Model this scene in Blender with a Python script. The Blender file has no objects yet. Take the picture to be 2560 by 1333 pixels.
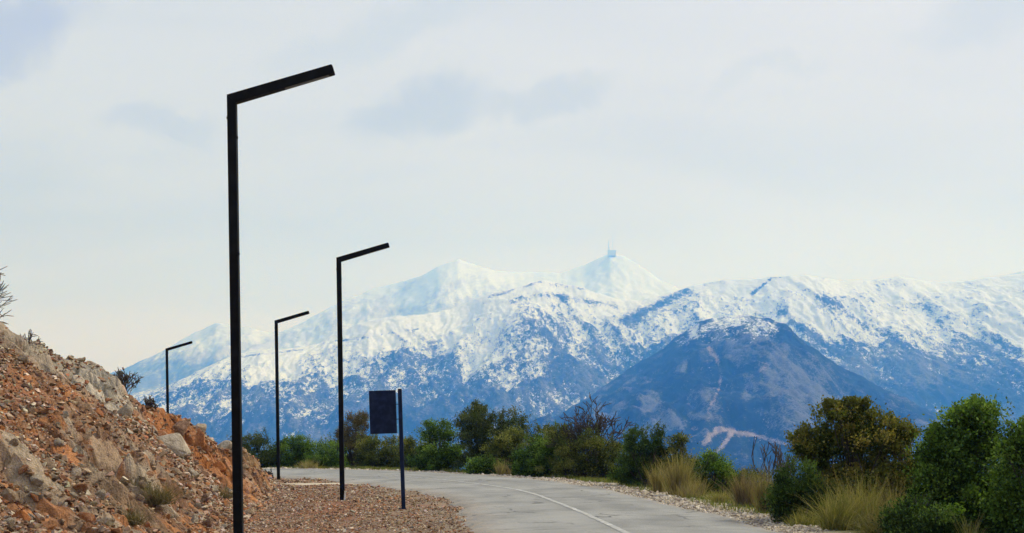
import bpy, bmesh, math, random
import numpy as np
from mathutils import Matrix, Vector

SC = bpy.context.scene
COL = SC.collection
R = math.radians

# ------------------------------------------------------------------ camera
CAM_H = 1.557
FPX = 3200.0                     # focal length for a 2560 wide frame
ROLL = R(0.85)
HOR = 1085.5                     # eye level in the 2560x1333 frame
cam_data = bpy.data.cameras.new('camera')
cam_data.sensor_width = 36.0
cam_data.lens = FPX / 2560 * 36.0
cam_data.shift_y = (HOR - 666.5) / 2560
cam_data.clip_start = 0.1
cam_data.clip_end = 60000
cam = bpy.data.objects.new('camera', cam_data)
COL.objects.link(cam)
cam.matrix_world = Matrix.Translation((0, 0, CAM_H)) @ Matrix.Rotation(R(90), 4, 'X') @ Matrix.Rotation(-ROLL, 4, 'Z')
SC.camera = cam

# ------------------------------------------------------------------ world and sun
SUN_AZ, SUN_EL = R(64), R(44)
SUN_DIR = Vector((math.sin(SUN_AZ) * math.cos(SUN_EL), math.cos(SUN_AZ) * math.cos(SUN_EL), math.sin(SUN_EL)))
world = bpy.data.worlds.new('World')
SC.world = world
world.use_nodes = True


class NT:
    """small helper to write node trees as expressions"""
    def __init__(self, tree):
        self.t = tree
        self.n = tree.nodes
        self.n.clear()

    def new(self, typ, ins=None, **props):
        nd = self.n.new(typ)
        for k, v in props.items():
            setattr(nd, k, v)
        for k, v in (ins or {}).items():
            self.put(nd.inputs[k], v)
        return nd

    def put(self, sock, v):
        if isinstance(v, bpy.types.NodeSocket):
            self.t.links.new(v, sock)
        elif v is not None:
            if sock.type == 'RGBA' and isinstance(v, (tuple, list)) and len(v) == 3:
                v = (*v, 1)
            sock.default_value = v

    def m(self, op, a, b=None, c=None, clamp=False):
        nd = self.new('ShaderNodeMath', operation=op, use_clamp=clamp)
        for i, v in enumerate((a, b, c)):
            if v is not None:
                self.put(nd.inputs[i], v)
        return nd.outputs[0]

    def v(self, op, a, b=None, s=None):
        nd = self.new('ShaderNodeVectorMath', operation=op)
        self.put(nd.inputs[0], a)
        if b is not None:
            self.put(nd.inputs[1], b)
        if s is not None:
            self.put(nd.inputs['Scale'], s)
        return nd.outputs['Value'] if op in ('DOT_PRODUCT', 'LENGTH', 'DISTANCE') else nd.outputs[0]

    def mix(self, f, a, b, blend='MIX'):
        nd = self.new('ShaderNodeMix', data_type='RGBA', blend_type=blend)
        self.put(nd.inputs[0], f)
        self.put(nd.inputs[6], a)
        self.put(nd.inputs[7], b)
        return nd.outputs[2]

    def noise(self, vec, scale, detail=4, rough=0.55, dist=0.0, out=0):
        nd = self.new('ShaderNodeTexNoise', {'Vector': vec, 'Scale': scale, 'Detail': detail, 'Roughness': rough, 'Distortion': dist})
        return nd.outputs[out]

    def step(self, v, lo, hi):
        nd = self.new('ShaderNodeMapRange', {'Value': v, 'From Min': lo, 'From Max': hi}, interpolation_type='SMOOTHSTEP')
        return nd.outputs[0]


w = NT(world.node_tree)
direction = w.v('NORMALIZE', w.new('ShaderNodeTexCoord').outputs['Generated'])
sep = w.new('ShaderNodeSeparateXYZ', {0: direction})
up = w.m('MAXIMUM', sep.outputs[2], 0.0)
deck = w.m('DIVIDE', 1.0, w.m('ADD', up, 0.22))
plane = w.v('SCALE', direction, s=deck)
plane = w.v('ADD', plane, w.v('SCALE', w.noise(plane, 0.8, 2, out=1), s=0.5))
plane = w.new('ShaderNodeMapping', {'Vector': plane, 'Rotation': (0, 0, R(-24)), 'Scale': (0.55, 1.25, 1.0)}).outputs[0]
big = w.noise(plane, 0.75, 5, 0.5, 0.3)
fine = w.noise(plane, 2.4, 6, 0.55, 0.4)
sun_dot = w.v('DOT_PRODUCT', direction, tuple(SUN_DIR))
glow = w.step(sun_dot, 0.05, 1.0)
cloud = w.mix(w.step(w.m('ADD', w.m('MULTIPLY', big, 0.65), w.m('MULTIPLY', fine, 0.35)), 0.36, 0.62), (0.535, 0.61, 0.705), (0.675, 0.74, 0.82))
cloud = w.mix(w.m('MULTIPLY', glow, 0.7), cloud, (0.85, 0.835, 0.85))
# brighter veil low over the mountains
cloud = w.mix(w.m('MULTIPLY', w.step(up, 0.20, 0.04), 0.62), cloud, (0.825, 0.86, 1.10))


def patch(col, a, b, ra, rb, tilt, strength, colour):
    c = Vector((a, 1, b)).normalized()
    e1 = Vector((1, 0, 0)) - c * c.x
    e1.normalize()
    e2 = c.cross(e1) * -1
    f1 = e1 * math.cos(tilt) + e2 * math.sin(tilt)
    f2 = e2 * math.cos(tilt) - e1 * math.sin(tilt)
    d = w.v('SUBTRACT', direction, tuple(c))
    d = w.v('ADD', d, w.v('SCALE', w.v('SUBTRACT', w.noise(direction, 22, 5, 0.6, out=1), (0.5, 0.5, 0.5)), s=0.06))
    q = w.m('ADD', w.m('POWER', w.m('ABSOLUTE', w.v('DOT_PRODUCT', d, tuple(f1 / (ra * 0.82)))), 2.0),
            w.m('POWER', w.m('ABSOLUTE', w.v('DOT_PRODUCT', d, tuple(f2 / (rb * 0.82)))), 2.0))
    q = w.m('ADD', q, w.m('MULTIPLY', w.m('ABSOLUTE', w.v('DOT_PRODUCT', d, tuple(c))), 8.0))
    return w.mix(w.m('MULTIPLY', w.step(q, 2.3, 0.0), strength), col, colour)


cloud = patch(cloud, -0.066, 0.252, 0.058, 0.021, R(16), 0.75, (0.525, 0.58, 0.645))
cloud = patch(cloud, 0.030, 0.262, 0.056, 0.014, R(14), 0.65, (0.56, 0.61, 0.665))
cloud = patch(cloud, -0.27, 0.245, 0.045, 0.012, R(-4), 0.5, (0.50, 0.565, 0.70))
cloud = patch(cloud, -0.385, 0.32, 0.06, 0.025, R(20), 0.7, (0.44, 0.49, 0.70))
cloud = patch(cloud, 0.20, 0.28, 0.045, 0.008, R(20), 0.4, (0.62, 0.67, 0.72))
cloud = patch(cloud, 0.39, 0.325, 0.06, 0.02, R(20), 0.5, (0.58, 0.63, 0.69))
cloud = patch(cloud, -0.10, 0.315, 0.09, 0.018, R(18), 0.4, (0.54, 0.62, 0.71))
sky = w.new('ShaderNodeTexSky', sky_type='NISHITA', sun_disc=False, sun_elevation=SUN_EL, sun_rotation=SUN_AZ)
nishita = w.mix(1.0, sky.outputs[0], (0.10, 0.10, 0.10), 'MULTIPLY')
final = w.mix(0.93, nishita, cloud)
bg = w.new('ShaderNodeBackground', {'Color': final, 'Strength': 1.0})
wo = w.new('ShaderNodeOutputWorld')
w.t.links.new(bg.outputs[0], wo.inputs[0])

sun_data = bpy.data.lights.new('sun', 'SUN')
sun_data.energy = 2.5
sun_data.angle = R(6)
sun_data.color = (1.0, 1.0, 1.03)
sun = bpy.data.objects.new('sun', sun_data)
COL.objects.link(sun)
sun.rotation_euler = (-SUN_DIR).to_track_quat('-Z', 'Y').to_euler()

SC.view_settings.view_transform = 'Standard'
SC.view_settings.look = 'None'
SC.view_settings.exposure = 0.09
SC.view_settings.gamma = 1.0
SC.view_settings.use_curve_mapping = False
SC.cycles.use_denoising = True
SC.cycles.max_bounces = 7
SC.cycles.diffuse_bounces = 2
SC.cycles.volume_bounces = 4
SC.cycles.transparent_max_bounces = 8

# ------------------------------------------------------------------ surveying helpers
CR, SR = math.cos(ROLL), math.sin(ROLL)


def bearing(x, y):
    """tangents of bearing and elevation of a sighted point"""
    dx, dy = x - 1280.0, HOR - y
    return (dx * CR + dy * SR) / FPX, (-dx * SR + dy * CR) / FPX


def sighted(u, v):
    a, b = u * FPX, v * FPX
    return 1280.0 + a * CR - b * SR, HOR - (a * SR + b * CR)


def at(x, y, d):
    u, v = bearing(x, y)
    return Vector((u * d, d, CAM_H + v * d))


def on_flat(x, y):
    u, v = bearing(x, y)
    d = CAM_H / -v
    return Vector((u * d, d, 0))


# ------------------------------------------------------------------ numpy noise
def _h(ix, iy, seed):
    n = (ix.astype(np.int64) * 374761393 + iy.astype(np.int64) * 668265263 + seed * 974634777) & 0xFFFFFFFF
    n = ((n ^ (n >> 13)) * 1274126177) & 0xFFFFFFFF
    n = ((n ^ (n >> 16)) * 2246822519) & 0xFFFFFFFF
    return ((n ^ (n >> 15)) & 0xFFFFFF) / float(0xFFFFFF)


def perlin(x, y, seed=0):
    x0, y0 = np.floor(x), np.floor(y)
    fx, fy = x - x0, y - y0
    sx, sy = fx * fx * fx * (fx * (fx * 6 - 15) + 10), fy * fy * fy * (fy * (fy * 6 - 15) + 10)

    def g(ix, iy, dx, dy):
        a = _h(ix, iy, seed) * 2 * np.pi
        return np.cos(a) * dx + np.sin(a) * dy
    n00, n10 = g(x0, y0, fx, fy), g(x0 + 1, y0, fx - 1, fy)
    n01, n11 = g(x0, y0 + 1, fx, fy - 1), g(x0 + 1, y0 + 1, fx - 1, fy - 1)
    a = n00 + sx * (n10 - n00)
    b = n01 + sx * (n11 - n01)
    return (a + sy * (b - a)) * 1.5


def fbm(x, y, octs=5, gain=0.5, seed=0):
    s, a = 0, 1.0
    for i in range(octs):
        s = s + a * perlin(x * 2 ** i + 13.7 * i, y * 2 ** i - 7.1 * i, seed + i)
        a *= gain
    return s


def ridged(x, y, octs=5, gain=0.5, seed=0):
    s, a = 0, 1.0
    for i in range(octs):
        s = s + a * (1 - 2 * np.abs(perlin(x * 2 ** i + 3.7 * i, y * 2 ** i - 9.1 * i, seed + i)))
        a *= gain
    return s


def facets(x, y, seed=0, tilt=1.0):
    """broken-rock relief: each cell a tilted plane; returns height, cell random, distance to nearest joint"""
    ix, iy = np.floor(x), np.floor(y)
    best = np.full(x.shape, 1e9)
    second = np.full(x.shape, 1e9)
    h = np.zeros(x.shape)
    rnd = np.zeros(x.shape)
    for ox in (-1, 0, 1):
        for oy in (-1, 0, 1):
            cx, cy = ix + ox, iy + oy
            px, py = cx + _h(cx, cy, seed), cy + _h(cx, cy, seed + 1)
            dx, dy = x - px, y - py
            d = dx * dx + dy * dy
            r = _h(cx, cy, seed + 2)
            hh = (r - 0.5) + tilt * ((_h(cx, cy, seed + 3) - 0.5) * dx + (_h(cx, cy, seed + 4) - 0.5) * dy)
            near = d < best
            second = np.where(near, best, np.minimum(second, d))
            h = np.where(near, hh, h)
            rnd = np.where(near, _h(cx, cy, seed + 5), rnd)
            best = np.where(near, d, best)
    return h, rnd, np.sqrt(second) - np.sqrt(best)


def sm(v, a, b):
    t = np.clip((v - a) / (b - a), 0, 1)
    return t * t * (3 - 2 * t)


# ------------------------------------------------------------------ object helpers
def mesh_np(name, verts, faces, mat, parent=None, colour=None, smooth=False, attr='tint', domain='POINT'):
    """one mesh object from numpy arrays; faces is (n,3) or (n,4)"""
    me = bpy.data.meshes.new(name)
    verts = np.asarray(verts, dtype=np.float32)
    faces = np.asarray(faces, dtype=np.int32)
    k = faces.shape[1]
    me.vertices.add(len(verts))
    me.vertices.foreach_set('co', verts.ravel())
    me.loops.add(faces.size)
    me.loops.foreach_set('vertex_index', faces.ravel())
    me.polygons.add(len(faces))
    me.polygons.foreach_set('loop_start', np.arange(0, faces.size, k, dtype=np.int32))
    me.polygons.foreach_set('loop_total', np.full(len(faces), k, dtype=np.int32))
    me.polygons.foreach_set('use_smooth', np.full(len(faces), smooth))
    if colour is not None:
        at_ = me.attributes.new(attr, 'FLOAT_COLOR', domain)
        c = np.ones((len(colour), 4), dtype=np.float32)
        c[:, :3] = colour
        at_.data.foreach_set('color', c.ravel())
    me.update(calc_edges=True)
    me.validate()
    if mat is not None:
        me.materials.append(mat)
    ob = bpy.data.objects.new(name, me)
    COL.objects.link(ob)
    if parent is not None:
        ob.parent = parent
    return ob


def grid_faces(nr, nc):
    i = np.arange(nr * nc).reshape(nr, nc)
    return np.stack([i[:-1, :-1], i[:-1, 1:], i[1:, 1:], i[1:, :-1]], -1).reshape(-1, 4)


def tag(o, label, cat, group=None):
    o['label'] = label
    o['category'] = cat
    if group:
        o['group'] = group
    return o


def kind(o, k):
    o['kind'] = k
    return o


def empty(name, loc, label, cat, group=None, rot=(0, 0, 0)):
    o = bpy.data.objects.new(name, None)
    o.empty_display_size = 0.2
    COL.objects.link(o)
    o.location = loc
    o.rotation_euler = rot
    return tag(o, label, cat, group)


def bm_obj(name, bm, mat, parent=None, smooth=False):
    me = bpy.data.meshes.new(name)
    bm.to_mesh(me)
    bm.free()
    me.materials.append(mat)
    if smooth:
        for p in me.polygons:
            p.use_smooth = True
    o = bpy.data.objects.new(name, me)
    COL.objects.link(o)
    if parent is not None:
        o.parent = parent
    return o


def box(name, size, centre, mat, parent=None, rot=None, bevel=0.0):
    bm = bmesh.new()
    bmesh.ops.create_cube(bm, size=1.0)
    bmesh.ops.scale(bm, vec=size, verts=bm.verts)
    if bevel:
        bmesh.ops.bevel(bm, geom=bm.edges[:], offset=bevel, segments=2, affect='EDGES')
    if rot is not None:
        bmesh.ops.rotate(bm, cent=(0, 0, 0), matrix=rot, verts=bm.verts)
    bmesh.ops.translate(bm, vec=centre, verts=bm.verts)
    return bm_obj(name, bm, mat, parent)


# ------------------------------------------------------------------ materials
def material(name):
    m = bpy.data.materials.new(name)
    m.use_nodes = True
    t = NT(m.node_tree)
    out = t.new('ShaderNodeOutputMaterial')
    return m, t, out


def principled(t, out, base, rough=0.8, bump=None, bump_d=0.02, bump_s=0.5, metallic=0.0, spec=0.3):
    p = t.new('ShaderNodeBsdfPrincipled', {'Base Color': base, 'Roughness': rough, 'Metallic': metallic, 'Specular IOR Level': spec})
    if bump is not None:
        b = t.new('ShaderNodeBump', {'Height': bump, 'Distance': bump_d, 'Strength': bump_s})
        t.t.links.new(b.outputs[0], p.inputs['Normal'])
    t.t.links.new(p.outputs[0], out.inputs[0])
    return p


def tint_of(t, name='tint'):
    return t.new('ShaderNodeAttribute', attribute_name=name).outputs['Color']


def obj_co(t):
    return t.new('ShaderNodeTexCoord').outputs['Object']


def mat_rock():
    m, t, out = material('rock_face')
    co = obj_co(t)
    n1 = t.noise(co, 2.2, 8, 0.68)
    n2 = t.noise(co, 11, 6, 0.7)
    n3 = t.noise(co, 34, 4, 0.7)
    f = t.m('ADD', t.m('MULTIPLY', n1, 0.35), t.m('ADD', t.m('MULTIPLY', n2, 0.35), t.m('MULTIPLY', n3, 0.3)))
    g = t.new('ShaderNodeMapRange', {'Value': f, 'From Min': 0.36, 'From Max': 0.64, 'To Min': 0.3, 'To Max': 1.6}).outputs[0]
    c = t.new('ShaderNodeCombineXYZ', {0: g, 1: g, 2: g}).outputs[0]
    base = t.mix(1.0, tint_of(t), c, 'MULTIPLY')
    rust = t.step(t.noise(co, 3.3, 6, 0.6), 0.56, 0.70)
    base = t.mix(t.m('MULTIPLY', rust, 0.3), base, (0.30, 0.115, 0.045))
    principled(t, out, base, 0.93, f, 0.16, 0.9, spec=0.15)
    return m


def mat_stone():
    m, t, out = material('loose_stone')
    co = obj_co(t)
    n2 = t.noise(co, 9, 6, 0.7)
    n3 = t.noise(co, 40, 3, 0.7)
    f = t.m('ADD', t.m('MULTIPLY', n2, 0.5), t.m('MULTIPLY', n3, 0.5))
    g = t.new('ShaderNodeMapRange', {'Value': f, 'From Min': 0.35, 'From Max': 0.65, 'To Min': 0.6, 'To Max': 1.35}).outputs[0]
    c = t.new('ShaderNodeCombineXYZ', {0: g, 1: g, 2: g}).outputs[0]
    base = t.mix(1.0, tint_of(t), c, 'MULTIPLY')
    principled(t, out, base, 0.9, f, 0.03, 0.7, spec=0.2)
    return m


def mat_single_rock(name, base, other):
    m, t, out = material(name)
    co = obj_co(t)
    rnd = t.new('ShaderNodeObjectInfo').outputs['Random']
    co = t.v('ADD', co, t.v('SCALE', (7.3, 3.1, 5.7), s=t.m('MULTIPLY', rnd, 9.0)))
    n = t.noise(co, 5, 8, 0.68)
    n2 = t.noise(co, 22, 5, 0.7)
    k = t.step(t.m('ADD', t.m('MULTIPLY', n, 0.7), t.m('MULTIPLY', rnd, 0.22)), 0.40, 0.62)
    c = t.mix(k, base, other)
    g = t.new('ShaderNodeMapRange', {'Value': t.m('ADD', t.m('MULTIPLY', n, 0.5), t.m('MULTIPLY', n2, 0.5)), 'From Min': 0.35, 'From Max': 0.65, 'To Min': 0.55, 'To Max': 1.3}).outputs[0]
    c = t.mix(1.0, c, t.new('ShaderNodeCombineXYZ', {0: g, 1: g, 2: g}).outputs[0], 'MULTIPLY')
    principled(t, out, c, 0.92, t.m('ADD', n, t.m('MULTIPLY', n2, 0.4)), 0.10, 0.8, spec=0.15)
    return m


def mat_ground():
    m, t, out = material('gravelly_earth')
    co = obj_co(t)
    n1 = t.noise(co, 1.1, 6, 0.6)
    n2 = t.noise(co, 14, 6, 0.7)
    n3 = t.noise(co, 55, 3, 0.7)
    f = t.m('ADD', t.m('MULTIPLY', n1, 0.3), t.m('ADD', t.m('MULTIPLY', n2, 0.35), t.m('MULTIPLY', n3, 0.35)))
    g = t.new('ShaderNodeMapRange', {'Value': f, 'From Min': 0.36, 'From Max': 0.64, 'To Min': 0.5, 'To Max': 1.45}).outputs[0]
    c = t.new('ShaderNodeCombineXYZ', {0: g, 1: g, 2: g}).outputs[0]
    principled(t, out, t.mix(1.0, tint_of(t), c, 'MULTIPLY'), 0.95, f, 0.05, 0.8, spec=0.1)
    return m


def mat_asphalt():
    m, t, out = material('worn_asphalt')
    co = obj_co(t)
    n1 = t.noise(co, 0.35, 6, 0.6, 0.6)
    st = t.noise(t.new('ShaderNodeMapping', {'Vector': co, 'Scale': (0.55, 1.3, 1)}).outputs[0], 2.0, 6, 0.65, 0.4)
    n2 = t.noise(co, 60, 3, 0.75)
    n3 = t.noise(co, 6, 5, 0.6)
    c = t.mix(t.step(n1, 0.35, 0.68), (0.195, 0.196, 0.192), (0.305, 0.303, 0.292))
    c = t.mix(t.m('MULTIPLY', t.step(st, 0.57, 0.72), 0.45), c, (0.16, 0.16, 0.155))
    c = t.mix(t.m('MULTIPLY', t.step(n3, 0.58, 0.75), 0.35), c, (0.37, 0.345, 0.30))
    # dusty run-off near the gravel edge: tint holds across position
    edge = t.new('ShaderNodeSeparateColor', {0: tint_of(t)}).outputs[0]
    c = t.mix(t.m('MULTIPLY', t.m('MULTIPLY', edge, t.step(n3, 0.3, 0.65)), 0.75), c, (0.36, 0.29, 0.225))
    track = t.new('ShaderNodeSeparateColor', {0: tint_of(t)}).outputs[1]
    c = t.mix(t.m('MULTIPLY', t.m('MULTIPLY', track, t.step(st, 0.35, 0.6)), 0.5), c, (0.36, 0.355, 0.34))
    spots = t.step(t.noise(co, 2.6, 3, 0.5), 0.66, 0.74)
    c = t.mix(t.m('MULTIPLY', spots, 0.55), c, (0.13, 0.13, 0.125))
    g = t.new('ShaderNodeMapRange', {'Value': n2, 'From Min': 0.3, 'From Max': 0.7, 'To Min': 0.62, 'To Max': 1.38}).outputs[0]
    c = t.mix(1.0, c, t.new('ShaderNodeCombineXYZ', {0: g, 1: g, 2: g}).outputs[0], 'MULTIPLY')
    crack = t.new('ShaderNodeTexVoronoi', {'Vector': t.v('ADD', co, t.v('SCALE', t.noise(co, 1.3, 4, out=1), s=1.2)), 'Scale': 0.42}, feature='DISTANCE_TO_EDGE').outputs[0]
    ck = t.m('MULTIPLY', t.step(crack, 0.02, 0.004), t.step(t.noise(co, 0.5, 2), 0.45, 0.6))
    c = t.mix(t.m('MULTIPLY', ck, 0.75), c, (0.06, 0.06, 0.06))
    principled(t, out, c, 0.88, t.m('SUBTRACT', t.m('ADD', t.m('MULTIPLY', n2, 0.4), t.m('MULTIPLY', n3, 0.6)), ck), 0.02, 0.6, spec=0.25)
    return m


def mat_paint():
    m, t, out = material('worn_white_paint')
    co = obj_co(t)
    k = t.step(t.m('ADD', t.m('MULTIPLY', t.noise(co, 3, 6, 0.7), 0.5), t.m('MULTIPLY', t.noise(co, 38, 4, 0.7), 0.5)), 0.38, 0.50)
    c = t.mix(k, (0.66, 0.655, 0.63), (0.36, 0.355, 0.34))
    principled(t, out, c, 0.75)
    return m


def mat_metal(name, base, rough=0.5):
    m, t, out = material(name)
    co = obj_co(t)
    n = t.noise(co, 6, 5, 0.6)
    c = t.mix(t.step(n, 0.4, 0.75), base, tuple(min(1, b * 1.9 + 0.004) for b in base))
    principled(t, out, c, rough, n, 0.004, 0.2, spec=0.12)
    return m


def mat_plain(name, base, rough=0.7):
    m, t, out = material(name)
    n = t.noise(obj_co(t), 12, 4, 0.6)
    principled(t, out, t.mix(t.step(n, 0.35, 0.7), base, tuple(b * 0.8 for b in base)), rough)
    return m


def mat_leaf():
    m, t, out = material('leaf')
    tint = tint_of(t)
    p = t.new('ShaderNodeBsdfPrincipled', {'Base Color': tint, 'Roughness': 0.6, 'Specular IOR Level': 0.14})
    tr = t.new('ShaderNodeBsdfTranslucent', {'Color': t.mix(1.0, tint, (1.3, 1.5, 0.6), 'MULTIPLY')})
    mx = t.new('ShaderNodeMixShader', {0: 0.34, 1: p.outputs[0], 2: tr.outputs[0]})
    t.t.links.new(mx.outputs[0], out.inputs[0])
    return m


def mat_bark():
    m, t, out = material('bark')
    n = t.noise(obj_co(t), 18, 5, 0.65)
    principled(t, out, t.mix(t.step(n, 0.35, 0.7), (0.045, 0.036, 0.034), (0.11, 0.092, 0.085)), 0.9, n, 0.01, 0.5)
    return m


def mat_mountain(name, snow_scale, forest, rock, rock_scale, scar, snow=(0.715, 0.775, 0.88), bump=0.5):
    """cover attribute: R share of snow, G share of bare rock, B fresh scars"""
    m, t, out = material(name)
    co = obj_co(t)
    a = t.new('ShaderNodeSeparateColor', {0: tint_of(t, 'cover')})
    sn, rk, sc = a.outputs[0], a.outputs[1], a.outputs[2]
    stretched = t.new('ShaderNodeMapping', {'Vector': co, 'Scale': (1.0, 0.32, 0.75), 'Rotation': (0, R(10), 0)}).outputs[0]
    n = t.noise(stretched, snow_scale, 7, 0.72, 0.4)
    n_big = t.noise(stretched, snow_scale * 0.22, 5, 0.6, 0.6)
    n_fine = t.noise(t.new('ShaderNodeMapping', {'Vector': co, 'Scale': (1.0, 0.5, 1.0)}).outputs[0], snow_scale * 3.2, 3, 0.6)
    n = t.m('ADD', n, t.m('MULTIPLY', t.m('SUBTRACT', n_fine, 0.5), 0.55))
    nn = t.m('ADD', t.m('MULTIPLY', t.m('SUBTRACT', n, 0.5), 5.4), t.m('MULTIPLY', t.m('SUBTRACT', n_big, 0.5), 1.7))
    s = t.m('ADD', t.m('SUBTRACT', sn, 0.5), t.m('MULTIPLY', nn, 0.62))
    snow_k = t.step(s, -0.24, 0.26)
    r1 = t.noise(stretched, rock_scale, 6, 0.65, 0.5)
    r2 = t.noise(co, rock_scale * 6, 4, 0.7)
    rr = t.m('ADD', t.m('SUBTRACT', rk, 0.5), t.m('ADD', t.m('MULTIPLY', t.m('SUBTRACT', r1, 0.5), 2.6), t.m('MULTIPLY', t.m('SUBTRACT', r2, 0.5), 2.6)))
    rock_k = t.step(rr, -0.25, 0.55)
    g = t.new('ShaderNodeMapRange', {'Value': r2, 'From Min': 0.3, 'From Max': 0.7, 'To Min': 0.65, 'To Max': 1.35}).outputs[0]
    rock_c = t.mix(1.0, rock, t.new('ShaderNodeCombineXYZ', {0: g, 1: g, 2: g}).outputs[0], 'MULTIPLY')
    c = t.mix(rock_k, forest, rock_c)
    c = t.mix(t.m('MULTIPLY', t.step(t.m('ADD', sc, t.m('ADD', t.m('MULTIPLY', t.m('SUBTRACT', r2, 0.5), 2.4), t.m('MULTIPLY', t.m('SUBTRACT', r1, 0.5), 1.6))), 0.30, 1.0), 0.75), c, scar)
    c = t.mix(snow_k, c, snow)
    principled(t, out, c, 0.95, t.m('ADD', r1, t.m('MULTIPLY', r2, 0.4)), 0.35 / rock_scale, bump, spec=0.05)
    return m


M = {
    'rock': mat_rock(), 'stone': mat_stone(), 'ground': mat_ground(), 'asphalt': mat_asphalt(), 'paint': mat_paint(),
    'pole': mat_metal('black_powder_coat', (0.0022, 0.0024, 0.0035), 0.6),
    'sign': mat_metal('navy_sheet_metal', (0.006, 0.012, 0.036), 0.6),
    'led': mat_plain('frosted_lamp_cover', (0.10, 0.10, 0.10), 0.35),
    'white': mat_plain('white_painted_wood', (0.72, 0.70, 0.66)),
    'mist_pale': mat_plain('mist_paled_concrete', (0.70, 0.73, 0.76)),  # tower concrete paled towards the sky, mist painted into its colour
    'leaf': mat_leaf(), 'bark': mat_bark(),
    'far_snow': mat_mountain('far_snow_range', 0.026, (0.50, 0.52, 0.55), (0.17, 0.19, 0.23), 0.012, (0.5, 0.5, 0.5), snow=(0.665, 0.725, 0.83), bump=0.15),  # forest and snow paled to the sky tone, painting in summit mist
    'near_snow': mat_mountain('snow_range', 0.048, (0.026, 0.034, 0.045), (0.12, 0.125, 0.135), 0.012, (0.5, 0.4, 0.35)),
    'forest': mat_mountain('forested_mountain', 0.07, (0.010, 0.020, 0.018), (0.115, 0.125, 0.14), 0.024, (0.40, 0.325, 0.30)),
}
ROCKS = [mat_single_rock('buff_rock', (0.36, 0.25, 0.165), (0.46, 0.37, 0.28)),
         mat_single_rock('grey_rock', (0.41, 0.335, 0.255), (0.53, 0.45, 0.36)),
         mat_single_rock('rust_rock', (0.42, 0.155, 0.055), (0.44, 0.26, 0.16)),
         mat_single_rock('brown_rock', (0.22, 0.125, 0.08), (0.36, 0.25, 0.18))]

# ------------------------------------------------------------------ road line and terrain shape
LEFT_EDGE = [(0.9, -60), (0.6, -20), (0.3, 0), (0.0, 8), (-0.3, 14), (-0.6, 20), (-1.35, 28.5), (-2.45, 34.5), (-5.8, 44), (-9.3, 50.3), (-16, 57.5), (-27, 64), (-50, 72), (-90, 80)]
RIGHT_EDGE = [(5.6, -60), (5.3, -20), (4.9, 0), (4.6, 8), (4.35, 14), (4.1, 19.4), (3.52, 26.8), (2.5, 36.6), (-0.14, 46.3), (-4.9, 56.3), (-11.6, 63.6), (-24, 70.5), (-48, 78.5), (-89, 87)]


def catmull(pts, n=24):
    p = np.array([pts[0]] + list(pts) + [pts[-1]], float)
    out = []
    for i in range(1, len(p) - 2):
        a, b, c, d = p[i - 1], p[i], p[i + 1], p[i + 2]
        for k in range(n):
            s = k / n
            out.append(0.5 * (2 * b + (c - a) * s + (2 * a - 5 * b + 4 * c - d) * s * s + (3 * b - a - 3 * c + d) * s ** 3))
    out.append(p[-2])
    return np.array(out)


LE, RE = catmull(LEFT_EDGE), catmull(RIGHT_EDGE)


def edge_dist(x, y, line):
    """signed distance to an edge line, positive on its right"""
    x, y = np.asarray(x, float), np.asarray(y, float)
    shp = x.shape
    P = np.stack([x.ravel(), y.ravel()], 1)
    res = np.empty(len(P))
    a, b = line[:-1:2], line[2::2]
    n = min(len(a), len(b))
    a, b = a[:n], b[:n]
    ab = b - a
    L2 = (ab ** 2).sum(1)
    for s in range(0, len(P), 20000):
        q = P[s:s + 20000]
        d = q[:, None, :] - a[None]
        tt = np.clip((d * ab).sum(2) / L2, 0, 1)
        e = d - tt[..., None] * ab
        dd = (e ** 2).sum(2)
        j = dd.argmin(1)
        r = np.arange(len(q))
        sgn = np.sign(ab[j, 1] * d[r, j, 0] - ab[j, 0] * d[r, j, 1])
        res[s:s + 20000] = np.sqrt(dd[r, j]) * np.where(sgn == 0, 1, sgn)
    return res.reshape(shp)


VALLEY = -170.0


def ground_z(x, y):
    x, y = np.asarray(x, float), np.asarray(y, float)
    r = edge_dist(x, y, RE)
    out = np.maximum(0, r - 5.5)
    z = -0.06 * np.clip(r - 1.2, 0, 4.3) - 0.42 * out * sm(out, 0, 6)
    z = z + 0.035 * fbm(x * 0.5, y * 0.5, 3, seed=5) * (1 - sm(np.abs(r + 2.4), 2.6, 1.8)) - 0.03
    far = np.hypot(x, y - 20)
    z = np.where(far > 150, z + (VALLEY - 1 - z) * sm(far, 150, 520), z)
    return np.maximum(z, VALLEY - 1)


TOE = np.array([(-30, -1.5), (2, -2.4), (8, -3.0), (14, -3.9), (20, -4.7), (28, -5.6), (36, -6.7), (42, -7.8), (46, -9.2), (49, -11)])
CREST = np.array([(-30, -13.5, 5.6), (5, -12.0, 5.2), (15, -10.5, 4.55), (24, -9.6, 3.78), (27, -9.15, 3.18), (30, -8.75, 2.58), (33, -8.35, 2.02), (37, -8.3, 1.28), (42, -8.9, 0.58), (46, -9.9, 0.08), (49, -11.5, -0.25)])


def hill_base(x, y):
    toe = np.interp(y, TOE[:, 0], TOE[:, 1])
    cx = np.interp(y, CREST[:, 0], CREST[:, 1])
    cz = np.interp(y, CREST[:, 0], CREST[:, 2])
    t = (toe - x) / np.maximum(toe - cx, 0.4)
    z = np.where(t < 0, t * 0.5, cz * np.clip(t, 0, 1) ** 1.12)
    z = z - np.maximum(0, cx - x) * 0.16 - 0.10 * np.maximum(0, t - 1) ** 2
    return z, t


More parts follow.
